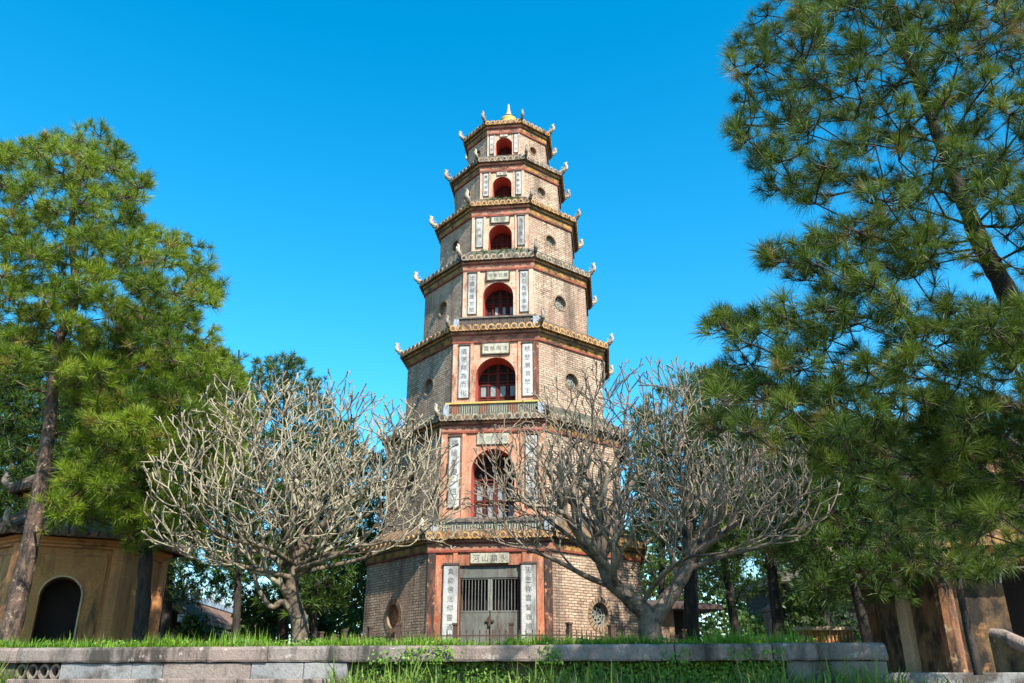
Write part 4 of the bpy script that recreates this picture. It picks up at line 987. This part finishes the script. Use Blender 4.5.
for (px, Y, wpx, top, lab) in ((195, 33, 55, 612, 'dark bush at the corner of the temple hall'), (345, 34, 60, 585, 'dark bush left of the pagoda foot'), (262, 36, 60, 590, 'bush behind the pale frangipani trunk'),
                          (722, 38, 70, 606, 'bush between the black upright trunk and the leaning one'), (760, 42, 60, 600, 'bush behind the stone pillar'), (830, 34, 90, 598, 'bush rising above the terracotta balustrade'), (700, 44, 50, 612, 'low bush beside the brick gatehouse'), (885, 26, 60, 600, 'bush at the foot of the dark ochre pavilion'), (60, 44, 150, 560, 'wide bush mass far behind the ochre pavilion'), (222, 50, 120, 545, 'tall bush rising behind the temple hall roof'), (303, 33, 62, 588, 'dark bush hidden behind the mottled trunk of the pale frangipani'), (797, 30, 50, 585, 'dark bush shading the wall of the distant hall'), (255, 31, 50, 585, 'dark bush between the temple hall and the pale frangipani'), (206, 47.5, 90, 560, 'dense bush against the far end of the temple hall'), (372, 38, 60, 540, 'tall bush hugging the shaded side of the pagoda'), (668, 46, 70, 560, 'tall bush behind the brick gatehouse roof'), (795, 52, 110, 560, 'tall bush above the distant hall')):
    bush(lab, BG, px, Y, wpx, top, int(px*7+Y), 1500, .20)
n_far = 0
for k, (px, Y, top) in enumerate(((-60, 60, 520), (110, 58, 500), (345, 60, 520), (650, 62, 520), (760, 58, 500), (860, 64, 480), (980, 56, 470))):
    bush(['far tree crown at the far left', 'far tree behind the ochre pavilion roof', 'far tree left of the pagoda', 'far tree right of the pagoda', 'far tree behind the leaning black trunk', 'far tree behind the balustrade', 'far tree behind the dark ochre pavilion'][k], 'far trees on the skyline', px, Y, 120, top, 900+k, 3200, .42, 'background_tree', 'tree')

# ------------------------------------------------------------------ frangipani
def frangipani(label, base, limbs, cen, R, zmin, seed, mat, L0=.62, dmin=.15, maxn=900, tip=.0135, nthick=1, thick=.85, thin=.62, tmat=None):
    rr = random.Random(seed); root = empty('frangipani_tree', base); tag(root, label, 'frangipani tree')
    base = Vector(base); tb = MB(); cb = MB()
    def env(p):
        q = p - cen; return math.sqrt((q.x/R[0])**2 + (q.y/R[1])**2 + (q.z/R[2])**2)
    ends = []; active = []
    for li, (limb, fork) in enumerate(limbs):
        kf = thick if li < nthick else thin
        pts = [Vector(p[:3]) for p in limb]; rs = [p[3]*kf for p in limb]
        sm, sr = [], []
        for i in range(len(pts)-1):
            p0 = pts[max(0, i-1)]; p1 = pts[i]; p2 = pts[i+1]; p3 = pts[min(len(pts)-1, i+2)]
            for k in range(5):
                t = k/5; sm.append(.5*((2*p1) + (p2-p0)*t + (2*p0-5*p1+4*p2-p3)*t*t + (3*p1-p0-3*p2+p3)*t**3)); sr.append(rs[i]*(1-t) + rs[i+1]*t)
        sm.append(pts[-1]); sr.append(rs[-1])
        tb.tube([p - base for p in sm], sr, 10, 0, True, True, .07, rr)
        if fork:
            d = (sm[-1]-sm[-3]).normalized()
            for k in range(fork): active.append((sm[-1], d, sr[-1], 0, k*2*math.pi/fork + rr.uniform(0, 1), rr.uniform(.45, .75)))
            for f_ in (.45, .7):
                i = int(len(sm)*f_); d = (sm[i]-sm[i-1]).normalized()
                active.append((sm[i], d, sr[i]*.6, 1, rr.uniform(0, 6.28), rr.uniform(.7, 1.0)))
    cnt = 0
    while active and cnt < maxn:
        p, d, r, lv, az, an = active.pop(0)
        u = d.orthogonal().normalized(); w = d.cross(u)
        nd_ = (d*math.cos(an) + (u*math.cos(az) + w*math.sin(az))*math.sin(an)).normalized()
        if nd_.z < -.28: nd_.z = -.28 + rr.uniform(0, .25); nd_.normalize()
        ln = max(.24, L0*(.86**lv))*rr.uniform(.7, 1.25)
        r1 = max(tip, r*.72); k = 4; pts = [p]; dd = nd_.copy()
        up = rr.uniform(.02, .15)
        for i in range(k):
            dd = (dd + Vector((rr.uniform(-.10, .10), rr.uniform(-.10, .10), up))).normalized(); pts.append(pts[-1] + dd*ln/k)
        e = pts[-1]
        if e.z < zmin and lv > 0: continue
        if env(e) > 1.0 + rr.uniform(-.06, .10): 
            if env(p) > .92: continue
        near = sum(1 for q in ends if (q - e).length < dmin)
        if near > 0 and lv > 1: continue
        ends.append(e); cnt += 1
        r0 = max(tip, r*.84)
        big = lv < 2
        (tb if big else cb).tube([q - base for q in pts], [r0 + (r1-r0)*i/k for i in range(k+1)], 8 if big else 6, 0, True, True, .11, rr)
        if env(e) < 1.0:
            f_ = 3 if rr.random() < .42 else 2; a0 = rr.uniform(0, 6.28)
            for q in range(f_): active.append((e, dd, r1, lv+1, a0 + q*2*math.pi/f_ + rr.uniform(-.3, .3), rr.uniform(.42, .78)))
        else:                                        # stubby forked tip
            for q in range(2):
                a_ = rr.uniform(0, 6.28); u = dd.orthogonal().normalized(); w = dd.cross(u)
                d2 = (dd*.8 + (u*math.cos(a_) + w*math.sin(a_))*.5 + Vector((0, 0, .2))).normalized(); l2 = rr.uniform(.08, .16)
                cb.tube([e - base, e + d2*l2*.6 - base, e + d2*l2 - base], [r1, r1*1.05, r1*1.25], 6)
    tb.build('trunk', tmat or mat, root); cb.build('branches', mat, root)
    return root
def lp(l): return [(*P(x, y, Y), r) for x, y, Y, r in l]
YA = 14.6
bA = ground_pt(300, YA, GT - .08)
hub = P(294, 563, YA)
limbsA = [([(*bA, .24), (*P(300, 625, YA), .20), (*P(292, 597, YA), .165), (*P(293, 575, YA), .15), (*P(296, 560, YA), .13)], 3),
          ([(*P(297, 618, YA), .13), (*P(283, 602, YA-.1), .12), (*P(271, 607, YA-.2), .09), (*P(258, 588, YA-.3), .075), (*P(254, 570, YA-.3), .065), (*P(250, 545, YA-.3), .05)], 2),
          ([(*P(294, 570, YA), .11), (*P(318, 556, YA-.3), .085), (*P(350, 552, YA-.6), .07), (*P(378, 540, YA-.7), .05)], 2),
          ([(*P(295, 572, YA), .10), (*P(270, 556, YA+.2), .08), (*P(238, 545, YA+.3), .06), (*P(215, 525, YA+.3), .045)], 2),
          ([(*P(296, 562, YA), .11), (*P(285, 530, YA-.4), .08), (*P(268, 500, YA-.7), .055)], 3),
          ([(*P(296, 562, YA), .11), (*P(312, 525, YA+.4), .08), (*P(330, 495, YA+.7), .055)], 3),
          ([(*P(296, 562, YA), .10), (*P(318, 545, YA+.7), .08), (*P(355, 520, YA+1.0), .055)], 2),
          ([(*P(294, 565, YA), .10), (*P(268, 548, YA-.9), .08), (*P(232, 540, YA-1.3), .05)], 2)]
cA = P(305, 502, YA)
limbsA += [([(*P(293, 578, YA), .09), (*P(262, 570, YA-.5), .075), (*P(228, 562, YA-.8), .06), (*P(196, 540, YA-.9), .045), (*P(178, 505, YA-.9), .03)], 2),
           ([(*P(295, 574, YA), .09), (*P(330, 566, YA+.3), .075), (*P(372, 555, YA+.3), .06), (*P(410, 530, YA+.2), .045), (*P(432, 500, YA+.2), .03)], 2),
           ([(*P(295, 570, YA), .09), (*P(325, 560, YA-.9), .075), (*P(360, 545, YA-1.3), .055)], 2)]
frangipani('pale silver leafless frangipani with dense dome of branches, left of the pagoda', bA, limbsA, cA, (2.75, 2.3, 2.45), P(300, 598, YA).z, 61, M['bark_fran'], L0=.50, dmin=.158, maxn=2600, tip=.0108, thick=.72, thin=.50, tmat=M['bark_fran_trunk'])
YB = 14.9
bB = ground_pt(650, YB, GT - .08)
limbsB = [([(*bB, .27), (*P(650, 628, YB), .24), (*P(646, 614, YB), .20), (*P(628, 597, YB), .17), (*P(610, 580, YB-.1), .15), (*P(600, 556, YB-.1), .125)], 3),
          ([(*P(651, 630, YB), .19), (*P(660, 610, YB), .17), (*P(676, 588, YB+.1), .15), (*P(690, 562, YB+.2), .125)], 3),
          ([(*P(622, 590, YB), .10), (*P(590, 578, YB-.4), .085), (*P(555, 560, YB-.7), .065), (*P(525, 548, YB-.9), .045)], 2),
          ([(*P(608, 572, YB), .10), (*P(580, 545, YB+.2), .08), (*P(548, 520, YB+.4), .06), (*P(522, 500, YB+.5), .042)], 3),
          ([(*P(600, 556, YB-.1), .10), (*P(596, 520, YB-.2), .08), (*P(588, 470, YB-.1), .055)], 3),
          ([(*P(602, 560, YB-.1), .10), (*P(622, 520, YB+.2), .08), (*P(630, 470, YB+.3), .055), (*P(624, 425, YB+.3), .035)], 3),
          ([(*P(640, 607, YB), .08), (*P(662, 575, YB-.5), .07), (*P(690, 556, YB-.8), .05)], 2),
          ([(*P(686, 570, YB+.2), .10), (*P(722, 556, YB), .08), (*P(765, 545, YB-.3), .055), (*P(795, 530, YB-.4), .035)], 3),
          ([(*P(690, 562, YB+.2), .10), (*P(712, 520, YB+.5), .075), (*P(742, 480, YB+.7), .05)], 3),
          ([(*P(690, 562, YB+.2), .10), (*P(688, 520, YB+.0), .075), (*P(680, 470, YB-.2), .05)], 3),
          ([(*P(690, 560, YB+.2), .09), (*P(735, 525, YB-.5), .07), (*P(770, 505, YB-.8), .045)], 2)]
cB = P(648, 505, YB)
frangipani('dark grey leafless frangipani forking low into two limbs, right of the pagoda gate', bB, limbsB, cB, (3.2, 2.4, 2.5), P(640, 585, YB).z, 62, M['bark_fran_grey'], L0=.52, dmin=.168, maxn=2800, tip=.0098, nthick=2, thick=.85, thin=.55, tmat=M['bark_fran_trunk2'])

# ------------------------------------------------------------------ grass and weeds
def blades(name, label, pts, hmin, hmax, wd, mat, seed, bend=.45, cat='grass'):
    r = np.random.default_rng(seed); N = len(pts); h = r.uniform(hmin, hmax, N)*r.uniform(.6, 1.0, N)*(1 + .28*np.sin(np.asarray(pts)[:, 0]*3.7)*np.sin(np.asarray(pts)[:, 0]*1.3 + 2))
    az = r.uniform(0, 2*np.pi, N); dx = np.stack([np.cos(az), np.sin(az), np.zeros(N)], 1)
    tilt = r.uniform(0, bend, N)
    u = np.stack([-np.sin(az), np.cos(az), np.zeros(N)], 1)*(wd*r.uniform(.6, 1.2, N))[:, None]*.5
    p = np.asarray(pts); hv = h[:, None]*np.array([0, 0, 1.0])
    m = p + hv*.55 + dx*(h*tilt*.3)[:, None]; e = p + hv*(1-.35*tilt[:, None]**1.5) + dx*(h*tilt)[:, None]
    v = np.empty((N, 5, 3)); v[:, 0] = p-u; v[:, 1] = p+u; v[:, 2] = m-u*.85; v[:, 3] = m+u*.85; v[:, 4] = e
    b = np.arange(N)[:, None]*5
    f = np.concatenate([b + np.array([0,1,3]), b + np.array([0,3,2]), b + np.array([2,3,4])], 0)
    t = np.clip(.45 + .35*np.sin(p[:, 0]*1.9 + 1.3*np.sin(p[:, 0]*.7))*np.sin(p[:, 1]*1.3+.5) + r.normal(size=N)*.22, 0.02, .9) + (r.random(N) < .07)*.5; t = np.clip(t, 0, 1)
    o = np_mesh(name, v.reshape(-1, 3), f, mat, None, None, np.repeat(t, 5)); tag(o, label, cat, None, 'stuff'); return o
r = np.random.default_rng(5)
def wl_np(s, d, z): return np.stack([s*math.cos(TH) + d*math.sin(TH), WALL_Y + s*math.sin(TH) - d*math.cos(TH), z], 1)
N = 60000
s = r.uniform(-13, S_END-.15, N); s = np.where(s > wall_s(792, 645), s - 2.5*r.random(N) - (S_END - wall_s(792, 645)), s); d = -.22 - 7.5*r.random(N)**2.0
blades('lawn_grass', 'bright short green grass growing along the top of the terrace wall', wl_np(s, d, np.full(N, GT)), .07, .27, .015, M['grass'], 71, 1.0)
N = 2700
s0, s1 = wall_s(352, 670), S_END + .6
s = r.uniform(s0, s1, N); s = np.where(r.random(N) < .78, s0 + (s1-s0)*np.round((s-s0)/(s1-s0)*30)/30 + r.normal(size=N)*.045, s)
d = r.uniform(.10, .85, N); tall = .5 + .5*np.sin(s*2.3)*np.sin(s*5.1+1)
blades('tall_grass', 'tall ragged grass in front of the mossy wall panel', wl_np(s, d, np.full(N, 1.38)), .18, .62, .026, M['grass_tall'], 72, 1.1)
N = 900
s = r.uniform(wall_s(-60, 675), wall_s(30, 675), N)
blades('tall_grass', 'tall grass clump at the left end of the terrace wall foot', wl_np(s, r.uniform(.12, .7, N), np.full(N, 1.38)), .35, .75, .02, M['grass_tall'], 73, .8)
# taller tufts on the lawn
N = 700
cs = np.array([wall_s(x, 645) for x in (75, 205, 235, 715, 745, 800)]); s = cs[r.integers(0, 6, N)] + r.normal(size=N)*.16
blades('tall_grass', 'taller grass tufts sticking up from the terrace lawn', wl_np(np.minimum(s, S_END-.3), r.uniform(-1.2, -.25, N), np.full(N, GT)), .2, .42, .010, M['grass'], 74, .7)
# creeping weeds on the recessed panel and over the coping
def leaves(name, label, pts, nrm, lf, seed, mat):
    r = np.random.default_rng(seed); N = len(pts); d = norm(rand_unit(r, N) + np.array([0, 0, -.1])); nn = norm(np.array(nrm) + rand_unit(r, N)*.6)
    d = norm(d - nn*(d*nn).sum(1, keepdims=True)); s = np.cross(nn, d); l_ = (lf*r.uniform(.5, 1.2, N))[:, None]
    v = np.empty((N, 4, 3)); v[:, 0] = pts - d*l_*.5; v[:, 1] = pts + s*l_*.3; v[:, 2] = pts + d*l_*.5; v[:, 3] = pts - s*l_*.3
    o = np_mesh(name, v.reshape(-1, 3), np.arange(N*4).reshape(-1, 4), mat, None, None, np.repeat(r.uniform(.05, .9, N), 4)); tag(o, label, 'weeds', None, 'stuff')
N = 6000
cs = r.uniform(wall_s(355, 670), wall_s(785, 670), 60); s = cs[r.integers(0, 60, N)] + r.normal(size=N)*.16
s = np.where(r.random(N) < .35, r.uniform(wall_s(640, 670), wall_s(785, 670), N), s); s = np.clip(s, wall_s(352, 670), wall_s(783, 670))
zz = 1.42 + .44*r.random(N)
leaves('creeping_weeds', 'small leafy creepers covering the recessed wall panel', wl_np(s, r.uniform(-.06, .10, N), zz), (math.sin(TH), -math.cos(TH), .3), .05, 75, M['weed'])
N = 420
cx_ = [(wall_s(x, 650), z) for x, z in ((412, 1.93), (427, 1.99), (440, 1.90), (447, 1.97), (549, 1.98), (553, 1.90), (675, 1.92), (772, 1.93), (740, 1.95), (385, 1.9))]
ii = r.integers(0, len(cx_), N); s = np.array([c[0] for c in cx_])[ii] + r.normal(size=N)*.09; zz = np.clip(np.array([c[1] for c in cx_])[ii] + r.normal(size=N)*.05, 1.85, 2.1)
leaves('coping_weeds', 'little weeds rooted in the joints of the stone coping', wl_np(s, r.uniform(.17, .24, N), zz), (math.sin(TH), -math.cos(TH), .4), .05, 76, M['weed'])

N = 1500
s = r.uniform(-9, S_END - .5, N); s = np.where(r.random(N) < .7, np.round(s*1.1)/1.1 + r.normal(size=N)*.10, s)
leaves('lawn_weeds', 'scattered small leafy weeds growing in the terrace lawn', wl_np(s, -.24 - 1.2*r.random(N)**2, GT + r.uniform(.02, .17, N)), (math.sin(TH), -math.cos(TH), .8), .055, 77, M['weed'])
